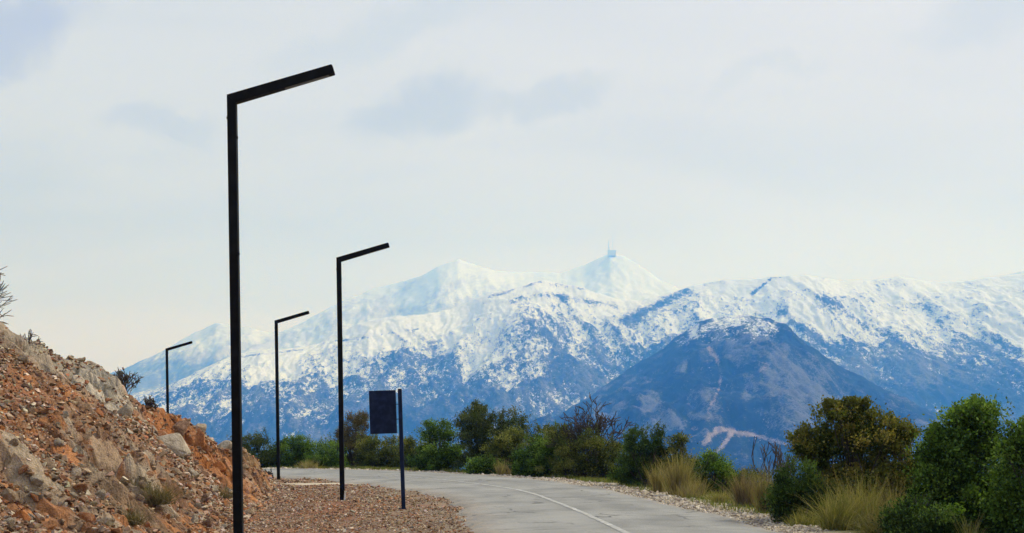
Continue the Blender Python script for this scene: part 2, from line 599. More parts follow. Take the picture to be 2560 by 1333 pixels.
def hill_full(x, y):
    z, t = hill_base(x, y)
    amp = sm(t, -0.02, 0.25) * (1 - 0.55 * sm(t, 0.85, 1.05))
    # strata dip along the slope
    a = R(28)
    xr, yr = x * math.cos(a) + y * math.sin(a), -x * math.sin(a) + y * math.cos(a)
    wx, wy = xr + 0.45 * fbm(x * 0.7, y * 0.7, 3, seed=31), yr + 0.45 * fbm(x * 0.7 + 9, y * 0.7, 3, seed=37)
    h1, c1, j1 = facets(wx / 1.9, wy / 0.95, 11, 1.5)
    h2, c2, j2 = facets(wx / 0.62, wy / 0.40, 23, 1.5)
    h3, c3, j3 = facets(wx / 0.22, wy / 0.17, 41, 1.4)
    hard = sm(fbm(x * 0.32, y * 0.22, 3, seed=51) + 0.30 * np.sin(y * 0.35 + x * 0.9) + 0.22 * sm(y, 22, 32) - 0.75 * sm(y, 17, 11), -0.25, 0.35)
    und = 0.22 * fbm(x * 0.45, y * 0.35, 4, seed=3)
    h1, h2, h3 = h1 * sm(j1, 0, 0.22), h2 * sm(j2, 0, 0.25), h3 * sm(j3, 0, 0.25)
    rel = und + hard * (0.55 * h1 + 0.26 * h2) + (0.35 + 0.65 * hard) * 0.085 * h3 + 0.05 * fbm(x * 3, y * 3, 3, seed=8) - 0.10 * hard * np.exp(-(j1 / 0.06) ** 2) - 0.05 * np.exp(-(j2 / 0.08) ** 2)
    # two scooped hollows of fresh orange earth
    for (px, py, pr, dep) in SCOOPS:
        rel = rel - dep * np.exp(-(((x - px) / pr[0]) ** 2 + ((y - py) / pr[1]) ** 2))
    return z + rel * amp, t, hard, (c1, c2, c3, j1, j2)


SCOOPS = []


def hill_hit(x, y):
    """where the line of sight through a sighted point meets the bank"""
    u, v = bearing(x, y)
    d = np.linspace(7, 48, 1600)
    zz, _ = hill_base(u * d, d)
    zz = np.maximum(zz, ground_z(u * d, d))
    under = np.where(zz > CAM_H + v * d)[0]
    k = under[0] if len(under) else int(np.argmin(CAM_H + v * d - zz))
    return u * d[k], d[k]


for (px, py, r, dep) in [(425, 1072, (0.55, 1.5), 0.42), (545, 1175, (0.5, 1.3), 0.35)]:
    hx, hy = hill_hit(px, py)
    SCOOPS.append((hx, hy, r, dep))


def any_z(x, y):
    x, y = np.atleast_1d(np.asarray(x, float)), np.atleast_1d(np.asarray(y, float))
    h = hill_full(x, y)[0]
    inside = (y < 48.5) & (x > -19)
    return np.maximum(ground_z(x, y), np.where(inside, h, -50))


# ------------------------------------------------------------------ ground, valley
rng = np.random.default_rng(7)


def warp_axis(lo, hi, c, n, k):
    s = np.linspace(np.arcsinh((lo - c) / k), np.arcsinh((hi - c) / k), n)
    return c + k * np.sinh(s)


gx = warp_axis(-620, 620, 0.5, 360, 14)
gy = warp_axis(-600, 640, 26, 420, 26)
GX, GY = np.meshgrid(gx, gy)
GZ = ground_z(GX, GY)
rr, ll = edge_dist(GX, GY, RE), edge_dist(GX, GY, LE)
nz1, nz2 = fbm(GX * 0.4, GY * 0.4, 4, seed=71), fbm(GX * 1.7, GY * 1.7, 3, seed=75)
earth = np.array([0.215, 0.135, 0.092]) * (1 + 0.25 * nz2)[..., None]
red = np.array([0.30, 0.125, 0.07])
pale = np.array([0.46, 0.395, 0.315])
scrub = np.array([0.060, 0.062, 0.030])
turf = np.array([0.115, 0.125, 0.035])
c = earth + (red - earth) * (0.65 * sm(nz1, 0.05, 0.5))[..., None]
k = sm(ll, -2.8, -0.4) * sm(nz2, -0.7, 0.25)
c = c + (np.array([0.27, 0.22, 0.165]) - c) * (0.8 * k)[..., None]
sx, sy = on_flat(820, 1207)[:2]
k = np.exp(-((GX - sx) / 2.3) ** 2 - ((GY - sy - 0.35 * (sx - GX)) / 1.0) ** 2)
c = c + (np.array([0.58, 0.50, 0.39]) - c) * np.clip(k * 1.3, 0, 1)[..., None]
k = sm(rr, -1.0, 0.1)
c = c + (pale * (1 + 0.2 * nz2)[..., None] - c) * k[..., None]
k = sm(rr + 0.6 * nz1, 0.75, 1.5)
mixturf = turf + (np.array([0.20, 0.16, 0.09]) - turf) * sm(nz2, -0.1, 0.4)[..., None]
c = c + (mixturf - c) * k[..., None]
k = sm(rr, 3.5, 7)
c = c + (scrub - c) * k[..., None]
ground = kind(mesh_np('ground', np.stack([GX, GY, GZ], -1).reshape(-1, 3), grid_faces(len(gy), len(gx)), M['ground'], colour=c.reshape(-1, 3), smooth=True), 'structure')
vx = np.linspace(-15500, 15500, 12)
VX, VY = np.meshgrid(vx, np.linspace(-3800, 15500, 12))
kind(mesh_np('valley_floor', np.stack([VX, VY, np.full_like(VX, VALLEY)], -1).reshape(-1, 3), grid_faces(12, 12), M['ground'], colour=np.tile([0.05, 0.055, 0.035], (144, 1))), 'structure')

# ------------------------------------------------------------------ mountains
LAYERS = {}


def mountain(name, profile, rc, rf, zf, mat, cover, nu, nt, seed, amp, rough, bulge=1.25, span=0.62, back=0.35):
    xs = np.array([p[0] for p in profile], float)
    ys = np.array([p[1] for p in profile], float)
    uv = np.array([bearing(a, b) for a, b in zip(xs, ys)])
    u = np.linspace(-span, span, nu)
    e = np.interp(u, uv[:, 0], uv[:, 1])
    e = e + rough * fbm(u * 30, u * 0 + seed, 5, 0.55, seed=seed)
    t = np.concatenate([np.linspace(0, 1, nt), 1 + np.linspace(0.04, back, 8)])
    U, T = np.meshgrid(u, t)
    E = np.broadcast_to(e, U.shape)
    RC = rc * (1 + 0.06 * fbm(U * 6, U * 0 + 4.4, 3, seed=seed + 2))
    Y = rf + (RC - rf) * T
    X = U * Y
    ZC = CAM_H + E * RC
    Z = zf + (ZC - zf) * np.minimum(T, 1) ** bulge - np.maximum(T - 1, 0) * (ZC - zf) * 0.8
    wgt = np.clip(4 * T * (1 - T), 0, 1) ** 0.8 * np.where(T > 1, 0, 1)
    spur = ridged(X / (amp * 14), Y / (amp * 40) + 3.3, 6, 0.52, seed=seed + 5)
    spur2 = ridged(X / (amp * 3.2), Y / (amp * 8), 4, 0.55, seed=seed + 9)
    Z = Z + amp * wgt * (spur - 0.6) + 0.22 * amp * np.clip(wgt + 0.12 * (T < 0.995), 0, 1) * (spur2 - 0.6)
    q = amp / 70.0
    wx_ = 60 * fbm(X / 500, Y / 700, 3, seed=seed + 20)
    gul = ridged((X + 0.5 * Z + wx_) / (150 * q), (Y - 0.4 * X) / (620 * q), 5, 0.6, seed=seed + 13) - 0.55
    rib = ridged((X - 0.3 * Z) / (420 * q), Y / (900 * q), 4, 0.5, seed=seed + 17) - 0.55
    Z = Z + np.clip(wgt + 0.15, 0, 1) * (T < 0.995) * (0.20 * amp * gul + 0.35 * amp * rib)
    PX, PY = sighted(U, (Z - CAM_H) / Y)
    LAYERS['gully'] = (gul, rib)
    cov = cover(PX, PY, X, Y, Z, T)
    o = mesh_np(name, np.stack([X, Y, Z], -1).reshape(-1, 3), grid_faces(len(t), nu), mat, colour=np.stack(cov, -1).reshape(-1, 3), smooth=True, attr='cover')
    LAYERS[name] = (u, e, rc)
    return kind(o, 'structure')


def seg_mask(px, py, pts, width):
    m = np.full(px.shape, 1e9)
    for (x0, y0), (x1, y1) in zip(pts[:-1], pts[1:]):
        dx, dy = x1 - x0, y1 - y0
        tt = np.clip(((px - x0) * dx + (py - y0) * dy) / (dx * dx + dy * dy), 0, 1)
        m = np.minimum(m, np.hypot(px - x0 - tt * dx, py - y0 - tt * dy))
    return np.exp(-(m / width) ** 2)


def ell(px, py, cx, cy, rx, ry):
    return np.exp(-(((px - cx) / rx) ** 2 + ((py - cy) / ry) ** 2) ** 1.6)


# rearmost summit range, its mist put into the surface colour
P3 = [(-700, 1000), (100, 985), (300, 928), (345, 905), (415, 873), (480, 836), (540, 807), (600, 816), (650, 826), (700, 828), (745, 812), (790, 790), (860, 750), (920, 725), (1000, 705), (1050, 690),
      (1100, 665), (1145, 648), (1180, 660), (1240, 680), (1290, 678), (1330, 680), (1400, 682), (1460, 664), (1500, 644), (1525, 634), (1560, 641), (1600, 664), (1650, 700), (1720, 730), (1900, 760), (2300, 740), (2560, 678), (2900, 700), (3400, 760)]


def cover3(px, py, X, Y, Z, T):
    s = np.full(px.shape, 1.25)
    s -= 0.55 * sm(px, 1000, 800) * sm(px, 690, 780) * sm(py, 770, 840)
    s -= 0.95 * sm(px, 640, 560) * sm(py, 860, 915)
    s -= 0.75 * seg_mask(px, py, [(340, 950), (560, 880), (720, 845)], 16)
    s -= 0.85 * seg_mask(px, py, [(860, 790), (960, 785), (1080, 770), (1170, 760)], 16)
    s -= 0.62 * seg_mask(px, py, [(940, 760), (1000, 735), (1040, 705)], 14)
    s -= 0.60 * seg_mask(px, py, [(1090, 735), (1140, 715), (1190, 700)], 15)
    s -= 0.60 * seg_mask(px, py, [(1180, 750), (1230, 725), (1270, 712)], 13)
    s -= 0.45 * seg_mask(px, py, [(820, 800), (860, 770), (920, 742)], 18)
    s -= 0.15 * sm(px, 760, 640)
    s -= 0.30 * ell(px, py, 1520, 668, 35, 18)
    s -= 0.55 * sm(px, 2440, 2540) * sm(py, 720, 690)
    gul, rib = LAYERS['gully']
    s -= 0.30 * np.clip(gul, -0.4, 1.2) + 0.22 * np.clip(rib, -0.4, 1)
    rk = -0.6 + 1.1 * sm(px, 760, 640) * sm(py, 850, 925) + 0.8 * seg_mask(px, py, [(860, 790), (960, 785), (1080, 770), (1170, 760)], 16) + 0.45 * sm(px, 760, 690)
    rk += 0.7 * seg_mask(px, py, [(940, 760), (1000, 735), (1040, 705)], 14) + 0.5 * seg_mask(px, py, [(1090, 735), (1140, 715), (1190, 700)], 15)
    return s, rk, np.zeros(px.shape)


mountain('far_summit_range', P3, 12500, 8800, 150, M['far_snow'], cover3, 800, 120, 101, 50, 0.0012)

# broad snow range across the whole view
P2 = [(-800, 1080), (100, 1060), (340, 985), (424, 963), (545, 905), (600, 883), (700, 872), (760, 868), (800, 858), (850, 830), (900, 808), (960, 796), (1100, 782), (1160, 760), (1200, 746), (1290, 720), (1360, 700), (1400, 708), (1440, 712), (1500, 735), (1560, 752), (1600, 752),
      (1650, 742), (1720, 718), (1810, 700), (1900, 697), (1970, 690), (2020, 690), (2100, 702), (2180, 700), (2250, 690), (2330, 706), (2420, 701), (2500, 690), (2560, 684), (2800, 700), (3400, 800)]
SNOWLINE = ([-400, 330, 500, 700, 850, 950, 1060, 1200, 1330, 1440, 1500, 1600, 1800, 2000, 2150, 2200, 2300, 2420, 2560, 3000],
            [1050, 1045, 1040, 1040, 1025, 1010, 1010, 1000, 1000, 1010, 990, 940, 900, 905, 925, 930, 935, 945, 965, 980])


def cover2(px, py, X, Y, Z, T):
    gul, rib = LAYERS['gully']
    line = np.interp(px, *SNOWLINE) + 26 * fbm(px / 120, py / 120, 3, seed=201)
    h = line - py                                   # above the snow line, in sighted units
    s = -0.15 + 0.50 * sm(h, -60, 40) + 0.85 * sm(h, 0, np.where(px > 1750, 130, 230))
    s -= 0.42 * ell(px, py, 1410, 850, 150, 100)
    s -= 0.26 * ell(px, py, 1060, 900, 170, 60)
    s += 0.35 * ell(px, py, 1180, 880, 60, 70)
    s += 0.25 * ell(px, py, 700, 920, 120, 25)
    s -= 0.95 * seg_mask(px, py, [(1570, 800), (1640, 765), (1715, 728)], 14)
    s -= 0.75 * seg_mask(px, py, [(1225, 742), (1290, 722), (1352, 704)], 6)
    s -= 0.50 * seg_mask(px, py, [(1370, 712), (1440, 718), (1500, 730)], 7)
    s -= 0.55 * seg_mask(px, py, [(1280, 750), (1370, 735), (1440, 750), (1540, 762)], 9)
    s -= 0.5 * seg_mask(px, py, [(840, 853), (940, 840), (1050, 822)], 3.0)
    s -= 0.6 * seg_mask(px, py, [(600, 892), (700, 880), (760, 874)], 3)
    s -= 0.85 * seg_mask(px, py, [(1880, 735), (1930, 695), (1970, 691)], 4)
    s -= 0.6 * seg_mask(px, py, [(1760, 712), (1810, 702)], 5)
    s -= 0.50 * ell(px, py, 2240, 706, 50, 14)
    s -= 0.5 * ell(px, py, 2420, 712, 30, 10)
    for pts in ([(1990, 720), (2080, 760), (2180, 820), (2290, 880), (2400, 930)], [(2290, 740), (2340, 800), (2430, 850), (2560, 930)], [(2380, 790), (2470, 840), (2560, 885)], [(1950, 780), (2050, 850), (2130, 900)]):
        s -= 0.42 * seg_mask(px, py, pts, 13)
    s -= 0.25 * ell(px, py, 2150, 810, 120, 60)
    crest = np.interp(px, [p[0] for p in P2], [p[1] for p in P2])
    inner = sm(py - crest, 3, 45)
    s -= (0.34 * np.clip(gul, -0.4, 1.2) + 0.30 * np.clip(rib, -0.5, 1.2)) * (0.25 + 0.75 * inner)
    s += 0.11
    rock = 0.30 + 0.25 * fbm(px / 90, py / 60, 3, seed=207) + 0.25 * gul
    rock += 0.55 * ell(px, py, 2250, 915, 200, 45) + 0.35 * ell(px, py, 1350, 1000, 130, 40) + 0.5 * seg_mask(px, py, [(770, 1000), (740, 1050), (830, 1120)], 25)
    rock -= 0.55 * ell(px, py, 2330, 1010, 160, 50) + 0.3 * ell(px, py, 700, 1060, 300, 40) * sm(py, 1010, 1040)
    return s, np.clip(rock, 0, 1), np.zeros(px.shape)


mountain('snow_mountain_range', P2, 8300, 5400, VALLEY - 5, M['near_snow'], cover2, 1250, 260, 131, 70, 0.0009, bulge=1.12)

# dark triangular mountain standing in front
P1 = [(-200, 1230), (1100, 1190), (1300, 1100), (1450, 1010), (1560, 930), (1640, 880), (1700, 838), (1750, 808), (1800, 796), (1870, 792), (1930, 800), (1965, 812), (2000, 845), (2060, 890), (2120, 925), (2170, 952), (2230, 985), (2330, 1030), (2450, 1070), (2600, 1120), (3200, 1200)]


def cover1(px, py, X, Y, Z, T):
    n = fbm(px / 55, py / 55, 4, seed=301)
    gul, rib = LAYERS['gully']
    crest = np.interp(px, [p[0] for p in P1], [p[1] for p in P1])
    s = -0.40 + (1.12 + 0.7 * n) * np.exp(-(np.maximum(py - crest, 0) / 52) ** 1.4) * sm(px + 40 * n, 1660, 1780) * sm(px + 30 * n, 1990, 1925) + 0.25 * ell(px, py, 1840, 830, 110, 30) - 0.6 * seg_mask(px, py, [(1962, 812), (2000, 845), (2060, 890), (2150, 945)], 16)
    rock = -0.16 + 0.30 * n + 0.42 * gul + 0.25 * rib
    s -= 0.25 * gul
    for (cx, cy, rx, ry) in [(1625, 1005, 26, 32), (1545, 1020, 20, 22), (1500, 1020, 22, 30), (1720, 990, 22, 34), (1765, 990, 28, 28), (1675, 985, 10, 16), (1860, 990, 22, 26), (1700, 1045, 70, 22), (1640, 1070, 40, 25),
                             (1705, 915, 18, 18), (1800, 1040, 40, 30)]:
        rock += (0.62 + 0.5 * n) * ell(px + 14 * n, py - 10 * n, cx, cy, rx, ry)
    rock += 0.75 * ell(px, py, 2000, 960, 130, 75) + 0.5 * ell(px, py, 1830, 860, 100, 35) + 0.25 * ell(px, py, 1950, 1060, 160, 50)
    rock -= 0.5 * seg_mask(px, py, [(1975, 825), (2030, 880), (2120, 940), (2200, 980)], 22)
    rock -= 0.35 * seg_mask(px, py, [(1620, 930), (1720, 880), (1760, 940), (1640, 960)], 26)
    rock -= 0.5 * seg_mask(px, py, [(1790, 1080), (1850, 1030), (1905, 985)], 12)
    sc = 0.6 * seg_mask(px, py, [(1770, 868), (1790, 895), (1803, 930), (1800, 965), (1790, 990), (1770, 1025)], 5)
    sc += 0.35 * seg_mask(px, py, [(1775, 870), (1800, 905)], 9)
    sc += 0.5 * seg_mask(px, py, [(1905, 885), (1900, 905), (1915, 915), (1900, 930)], 6) + 0.35 * seg_mask(px, py, [(1770, 958), (1800, 952)], 5)
    sc += 1.0 * seg_mask(px, py, [(1790, 1072), (1830, 1076), (1870, 1084), (1910, 1095), (1965, 1110)], 5)
    sc += 0.9 * seg_mask(px, py, [(1800, 1074), (1775, 1090), (1760, 1112)], 9) + 0.9 * seg_mask(px, py, [(1830, 1078), (1815, 1105), (1790, 1130)], 6)
    sc += 0.8 * ell(px, py, 1738, 1070, 12, 8) + 0.5 * ell(px, py, 1850, 1088, 40, 7)
    sc += 0.45 * seg_mask(px, py, [(1770, 1030), (1775, 1065)], 4)
    return s, np.clip(rock, 0, 1), sc


mountain('forested_mountain', P1, 5200, 2900, VALLEY - 5, M['forest'], cover1, 1000, 220, 171, 66, 0.0024, bulge=1.05)

# ------------------------------------------------------------------ summit station
s_u, s_v = bearing(1526, 637)
STN = Vector((s_u * 12400, 12400, CAM_H + s_v * 12400))
mast = empty('transmission_tower', STN, 'transmission tower and hut on the far summit, coloured pale as if in mist', 'tower')
box('station_hut', (78, 40, 46), (14, 0, 10), M['mist_pale'], mast)
box('hut_roof', (84, 46, 8), (14, 0, 37), M['mist_pale'], mast)
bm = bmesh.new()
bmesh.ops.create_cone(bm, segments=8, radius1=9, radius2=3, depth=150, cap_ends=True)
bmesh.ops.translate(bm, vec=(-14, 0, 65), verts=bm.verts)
bm_obj('mast', bm, M['mist_pale'], mast)
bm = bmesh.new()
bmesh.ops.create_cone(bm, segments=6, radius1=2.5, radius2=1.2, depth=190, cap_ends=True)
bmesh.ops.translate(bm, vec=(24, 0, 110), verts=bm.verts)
bm_obj('antenna', bm, M['mist_pale'], mast)

# ------------------------------------------------------------------ road
ns = len(LE)
keep = np.where(LE[:, 1] > -61)[0]
NW = 31
fr = np.linspace(0, 1, NW)
le, re_ = LE.copy(), RE.copy()
arc = np.concatenate([[0], np.cumsum(np.hypot(*np.diff(LE, axis=0).T))])
cross = re_ - le
wl = 0.28 * fbm(arc * 0.55, arc * 0 + 1.5, 4, seed=401) + 0.10 * fbm(arc * 2.6, arc * 0 + 1.5, 3, seed=405)
wr = 0.16 * fbm(arc * 0.7, arc * 0 + 8.5, 4, seed=411) + 0.06 * fbm(arc * 3.0, arc * 0 + 8.5, 3, seed=415)
wid = np.hypot(cross[:, 0], cross[:, 1])
unit = cross / wid[:, None]


def fine_strip(a0, a1, n):
    s = np.linspace(a0, a1, n)
    return s


S = np.concatenate([np.linspace(arc[0], 50, 60), np.linspace(50.2, 150, 700), np.linspace(150.5, arc[-1], 60)])
lx, ly = np.interp(S, arc, LE[:, 0]), np.interp(S, arc, LE[:, 1])
rx_, ry_ = np.interp(S, arc, RE[:, 0]), np.interp(S, arc, RE[:, 1])
WL = 0.30 * fbm(S * 0.5, S * 0 + 1.5, 5, 0.6, seed=401)
WR = 0.20 * fbm(S * 0.6, S * 0 + 8.5, 5, 0.6, seed=411)
ux, uy = rx_ - lx, ry_ - ly
wd = np.hypot(ux, uy)
ux, uy = ux / wd, uy / wd
A = np.stack([lx + ux * WL, ly + uy * WL], 1)
B = np.stack([rx_ + ux * WR, ry_ + uy * WR], 1)
RX = A[:, None, 0] + (B - A)[:, None, 0] * fr
RY = A[:, None, 1] + (B - A)[:, None, 1] * fr
crown = 0.035 * (1 - (2 * fr - 1) ** 2)[None] + 0.018
RZ = crown + 0.006 * fbm(RX * 1.2, RY * 1.2, 3, seed=421)
RZ[:, 0] -= 0.05
RZ[:, -1] -= 0.05
edge_k = np.maximum(sm(fr, 0.22, 0.0), sm(fr, 0.90, 1.0))[None] * np.ones((len(S), 1))
road = kind(mesh_np('road', np.stack([RX, RY, RZ], -1).reshape(-1, 3), grid_faces(len(S), NW), M['asphalt'], colour=np.stack([edge_k, sum(np.exp(-((fr - q_) / 0.06) ** 2) for q_ in (0.14, 0.38, 0.60, 0.85))[None] * np.ones((len(S), 1)), edge_k * 0], -1).reshape(-1, 3), smooth=True), 'structure')

# painted centre line, child of the road
lf = 0.478
lw = 0.055 * (1 + 0.25 * fbm(S * 3, S * 0 + 2, 3, seed=431))
cxl, cyl = lx + (rx_ - lx) * lf, ly + (ry_ - ly) * lf
zz = 0.035 * (1 - (2 * lf - 1) ** 2) + 0.018 + 0.006 * fbm(cxl * 1.2, cyl * 1.2, 3, seed=421) + 0.005
V = np.stack([np.stack([cxl - ux * lw, cyl - uy * lw, zz], 1), np.stack([cxl + ux * lw, cyl + uy * lw, zz], 1)], 1).reshape(-1, 3)
line_ob = mesh_np('centre_line', V, grid_faces(len(S), 2), M['paint'], parent=road)
line_ob['label'] = 'thin worn white painted centre line'

# ------------------------------------------------------------------ rocky bank
by = np.concatenate([np.linspace(-28, 7, 40), np.linspace(7.1, 49, 800)])
ts = np.concatenate([np.linspace(-0.12, 1.12, 300), np.linspace(1.16, 2.4, 24)])
toe_y = np.interp(by, TOE[:, 0], TOE[:, 1])
crest_y = np.interp(by, CREST[:, 0], CREST[:, 1])
HX = toe_y[:, None] + (crest_y - toe_y)[:, None] * ts[None]
HY = np.broadcast_to(by[:, None], HX.shape)
HZ, HT, HARD, (C1, C2, C3, J1, J2) = hill_full(HX, HY)
# steep faces get a little overhang so that blocks read as blocks
HXo = HX + 0.10 * (C2 - 0.5) * HARD
base_brown = np.array([0.235, 0.125, 0.072])
buff = np.array([0.42, 0.305, 0.21])
greyr = np.array([0.44, 0.36, 0.27])
rust = np.array([0.40, 0.165, 0.062])
n1, n2 = fbm(HX * 0.55, HY * 0.4, 4, seed=501), fbm(HX * 2.1, HY * 1.6, 4, seed=507)
col = base_brown * (0.75 + 0.5 * C3)[..., None]


def blend(c, tgt, k):
    return c + (tgt - c) * np.clip(k, 0, 1)[..., None]


col = blend(col, buff, sm(C2 + 0.5 * n2, 0.35, 0.95) * (0.35 + 0.5 * HARD))
col = blend(col, greyr, sm(n1 + 0.35 * C1 - 0.1, 0.15, 0.55) * 0.8 * (0.3 + 0.7 * HARD))
col = blend(col, rust, sm(n2 - 0.4 * n1 + 0.55 * (C1 - 0.5), 0.20, 0.65) * 0.8)
for (px, py, rx0, ry0, tint, kk) in [(425, 1068, 0.95, 3.0, (0.40, 0.15, 0.05), 1.0), (545, 1178, 0.75, 2.6, (0.46, 0.18, 0.06), 1.0), (395, 1105, 0.42, 1.0, (0.48, 0.20, 0.07), 1.0), (30, 960, 0.5, 1.2, (0.34, 0.14, 0.07), 0.8),
                                     (150, 905, 1.0, 2.5, (0.40, 0.35, 0.28), 0.9), (250, 965, 0.9, 2.2, (0.42, 0.37, 0.30), 0.9), (310, 1050, 0.55, 1.2, (0.50, 0.44, 0.36), 1.0), (430, 1130, 0.6, 1.3, (0.52, 0.44, 0.36), 0.9), (570, 1105, 0.4, 1.4, (0.50, 0.44, 0.36), 0.9),
                                     (620, 1155, 0.5, 1.5, (0.46, 0.30, 0.16), 0.9), (100, 1130, 0.5, 0.8, (0.36, 0.16, 0.08), 0.6), (60, 1260, 0.4, 0.5, (0.40, 0.17, 0.07), 0.6), (640, 1300, 0.5, 0.7, (0.36, 0.13, 0.06), 0.6), (300, 1270, 0.6, 0.9, (0.20, 0.14, 0.09), 0.7)]:
    hx, hy = hill_hit(px, py)
    k = np.exp(-((((HX - hx) / rx0) ** 2 + ((HY - hy) / ry0) ** 2) * (1 + 0.5 * n2)) ** 1.3)
    col = blend(col, np.array(tint) * (0.8 + 0.4 * C2)[..., None], k * kk)
col = np.clip(1.12 * col * (1 + 0.18 * n2)[..., None] * (1 - 0.45 * HARD * np.exp(-(J2 / 0.07) ** 2))[..., None], 0.02, 0.7)
hill = kind(mesh_np('hillside', np.stack([HXo, HY, HZ], -1).reshape(-1, 3), grid_faces(len(by), len(ts)), M['rock'], colour=col.reshape(-1, 3)), 'structure')

# ------------------------------------------------------------------ stones
def hull_variant(seed, npts, flat=0.7, elong=1.25):
    r = np.random.default_rng(seed)
    p = r.normal(size=(npts, 3))
    p /= np.linalg.norm(p, axis=1)[:, None]
    p *= r.uniform(0.75, 1.05, (npts, 1))
    p *= np.array([elong, 0.95, flat]) * 0.5
    bm = bmesh.new()
    for q in p:
        bm.verts.new(q)
    res = bmesh.ops.convex_hull(bm, input=bm.verts)
    bmesh.ops.delete(bm, geom=[g for g in set(res['geom_interior'] + res['geom_unused']) if isinstance(g, bmesh.types.BMVert)], context='VERTS')
    bmesh.ops.triangulate(bm, faces=bm.faces)
    bm.verts.index_update()
    v = np.array([x.co[:] for x in bm.verts])
    f = np.array([[x.index for x in fc.verts] for fc in bm.faces])
    bm.free()
    return v, f


SMALL = [hull_variant(900 + i, 8 + i % 3) for i in range(10)]


def rand_rot(n, r):
    q = r.normal(size=(n, 4))
    q /= np.linalg.norm(q, axis=1)[:, None]
    w_, x, y, z = q.T
    return np.stack([np.stack([1 - 2 * (y * y + z * z), 2 * (x * y - z * w_), 2 * (x * z + y * w_)], -1),
                     np.stack([2 * (x * y + z * w_), 1 - 2 * (x * x + z * z), 2 * (y * z - x * w_)], -1),
                     np.stack([2 * (x * z - y * w_), 2 * (y * z + x * w_), 1 - 2 * (x * x + y * y)], -1)], -2)


def scatter_stones(name, pos, size, tint, parent, r):
    VV, FF, CC, off = [], [], [], 0
    which = r.integers(0, len(SMALL), len(pos))
    for i, (v, f) in enumerate(SMALL):
        idx = np.where(which == i)[0]
        if not len(idx):
            continue
        rot = rand_rot(len(idx), r)
        w3 = np.einsum('nij,vj->nvi', rot, v)
        w3[..., 2] *= 0.75
        w3 = w3 * size[idx][:, None, None] + pos[idx][:, None, :]
        VV.append(w3.reshape(-1, 3))
        FF.append((f[None] + (np.arange(len(idx)) * len(v))[:, None, None]).reshape(-1, 3) + off)
        CC.append(np.repeat(tint[idx], len(v), 0))
        off += len(idx) * len(v)
    o = mesh_np(name, np.concatenate(VV), np.concatenate(FF), M['stone'], parent=parent, colour=np.concatenate(CC))
    return kind(o, 'stuff')


def stone_tints(n, r, weights=(0.34, 0.24, 0.24, 0.18)):
    pal = np.array([(0.36, 0.25, 0.17), (0.50, 0.41, 0.32), (0.34, 0.155, 0.075), (0.15, 0.088, 0.058)])
    k = r.choice(4, n, p=weights)
    return np.clip(pal[k] * r.uniform(0.5, 1.5, (n, 1)) * r.uniform(0.92, 1.08, (n, 3)), 0.02, 0.75)


# rubble over the bank
r = np.random.default_rng(11)
n = 62000
yy = 8 * (46 / 8) ** r.random(n)
tt = r.random(n) ** 0.85 * 1.03 - 0.03
toe_, cre_ = np.interp(yy, TOE[:, 0], TOE[:, 1]), np.interp(yy, CREST[:, 0], CREST[:, 1])
xx = toe_ + (cre_ - toe_) * tt
zz, t_, hard_, _ = hill_full(xx, yy)
vis = (xx / yy > -0.47) & (r.random(n) < np.where(hard_ > 0.55, 0.22, 1.0))
xx, yy, zz = xx[vis], yy[vis], zz[vis]
size = np.clip(r.lognormal(np.log(0.050), 0.5, len(xx)), 0.02, 0.15) * (0.75 + yy / 50)
rub = scatter_stones('rubble', np.stack([xx, yy, zz + size * 0.12], 1), size, stone_tints(len(xx), r, (0.36, 0.16, 0.24, 0.24)), hill, r)
rub['label'] = 'small angular scree covering the bank'

# coarser broken stone at the near foot of the bank
n = 5200
yy = 8 * (16 / 8) ** r.random(n)
tt = r.random(n) ** 1.1 * 0.75 - 0.02
toe_, cre_ = np.interp(yy, TOE[:, 0], TOE[:, 1]), np.interp(yy, CREST[:, 0], CREST[:, 1])
xx = toe_ + (cre_ - toe_) * tt
zz = hill_full(xx, yy)[0]
vis = xx / yy > -0.47
xx, yy, zz = xx[vis], yy[vis], zz[vis]
size = np.clip(r.lognormal(np.log(0.060), 0.45, len(xx)), 0.03, 0.16)
scatter_stones('broken_stone', np.stack([xx, yy, zz + size * 0.15], 1), size, stone_tints(len(xx), r, (0.32, 0.26, 0.26, 0.16)), hill, r)

# gravel between bank and road
n = 56000
yy = 9.5 * (54 / 9.5) ** r.random(n)
toe_ = np.interp(yy, TOE[:, 0], TOE[:, 1])
led = np.interp(yy, LE[:, 1], LE[:, 0])
f = r.random(n)
xx = toe_ - 0.3 + (led + 0.15 - toe_ + 0.3) * f
zz = any_z(xx, yy)
near_road = sm(led - xx, 0.9, 0.0)
clump = fbm(xx * 0.8, yy * 0.5, 3, seed=611)
pp_ = np.exp(-((xx - sx) / 2.2) ** 2 - ((yy - sy - 0.35 * (sx - xx)) / 1.1) ** 2)
vis = (np.abs(xx / yy) < 0.47) & (pp_ < 0.45) & (r.random(n) < np.clip(0.75 + 0.6 * clump - 0.35 * near_road, 0.12, 1))
xx, yy, zz, near_road = xx[vis], yy[vis], zz[vis], near_road[vis]
size = np.clip(r.lognormal(np.log(0.029), 0.42, len(xx)), 0.013, 0.09) * (0.75 + yy / 45)
tint = stone_tints(len(xx), r, (0.42, 0.18, 0.22, 0.18))
gv = scatter_stones('gravel', np.stack([xx, yy, zz + size * 0.1], 1), size, tint, ground, r)
gv['label'] = 'reddish brown gravel beside the road'

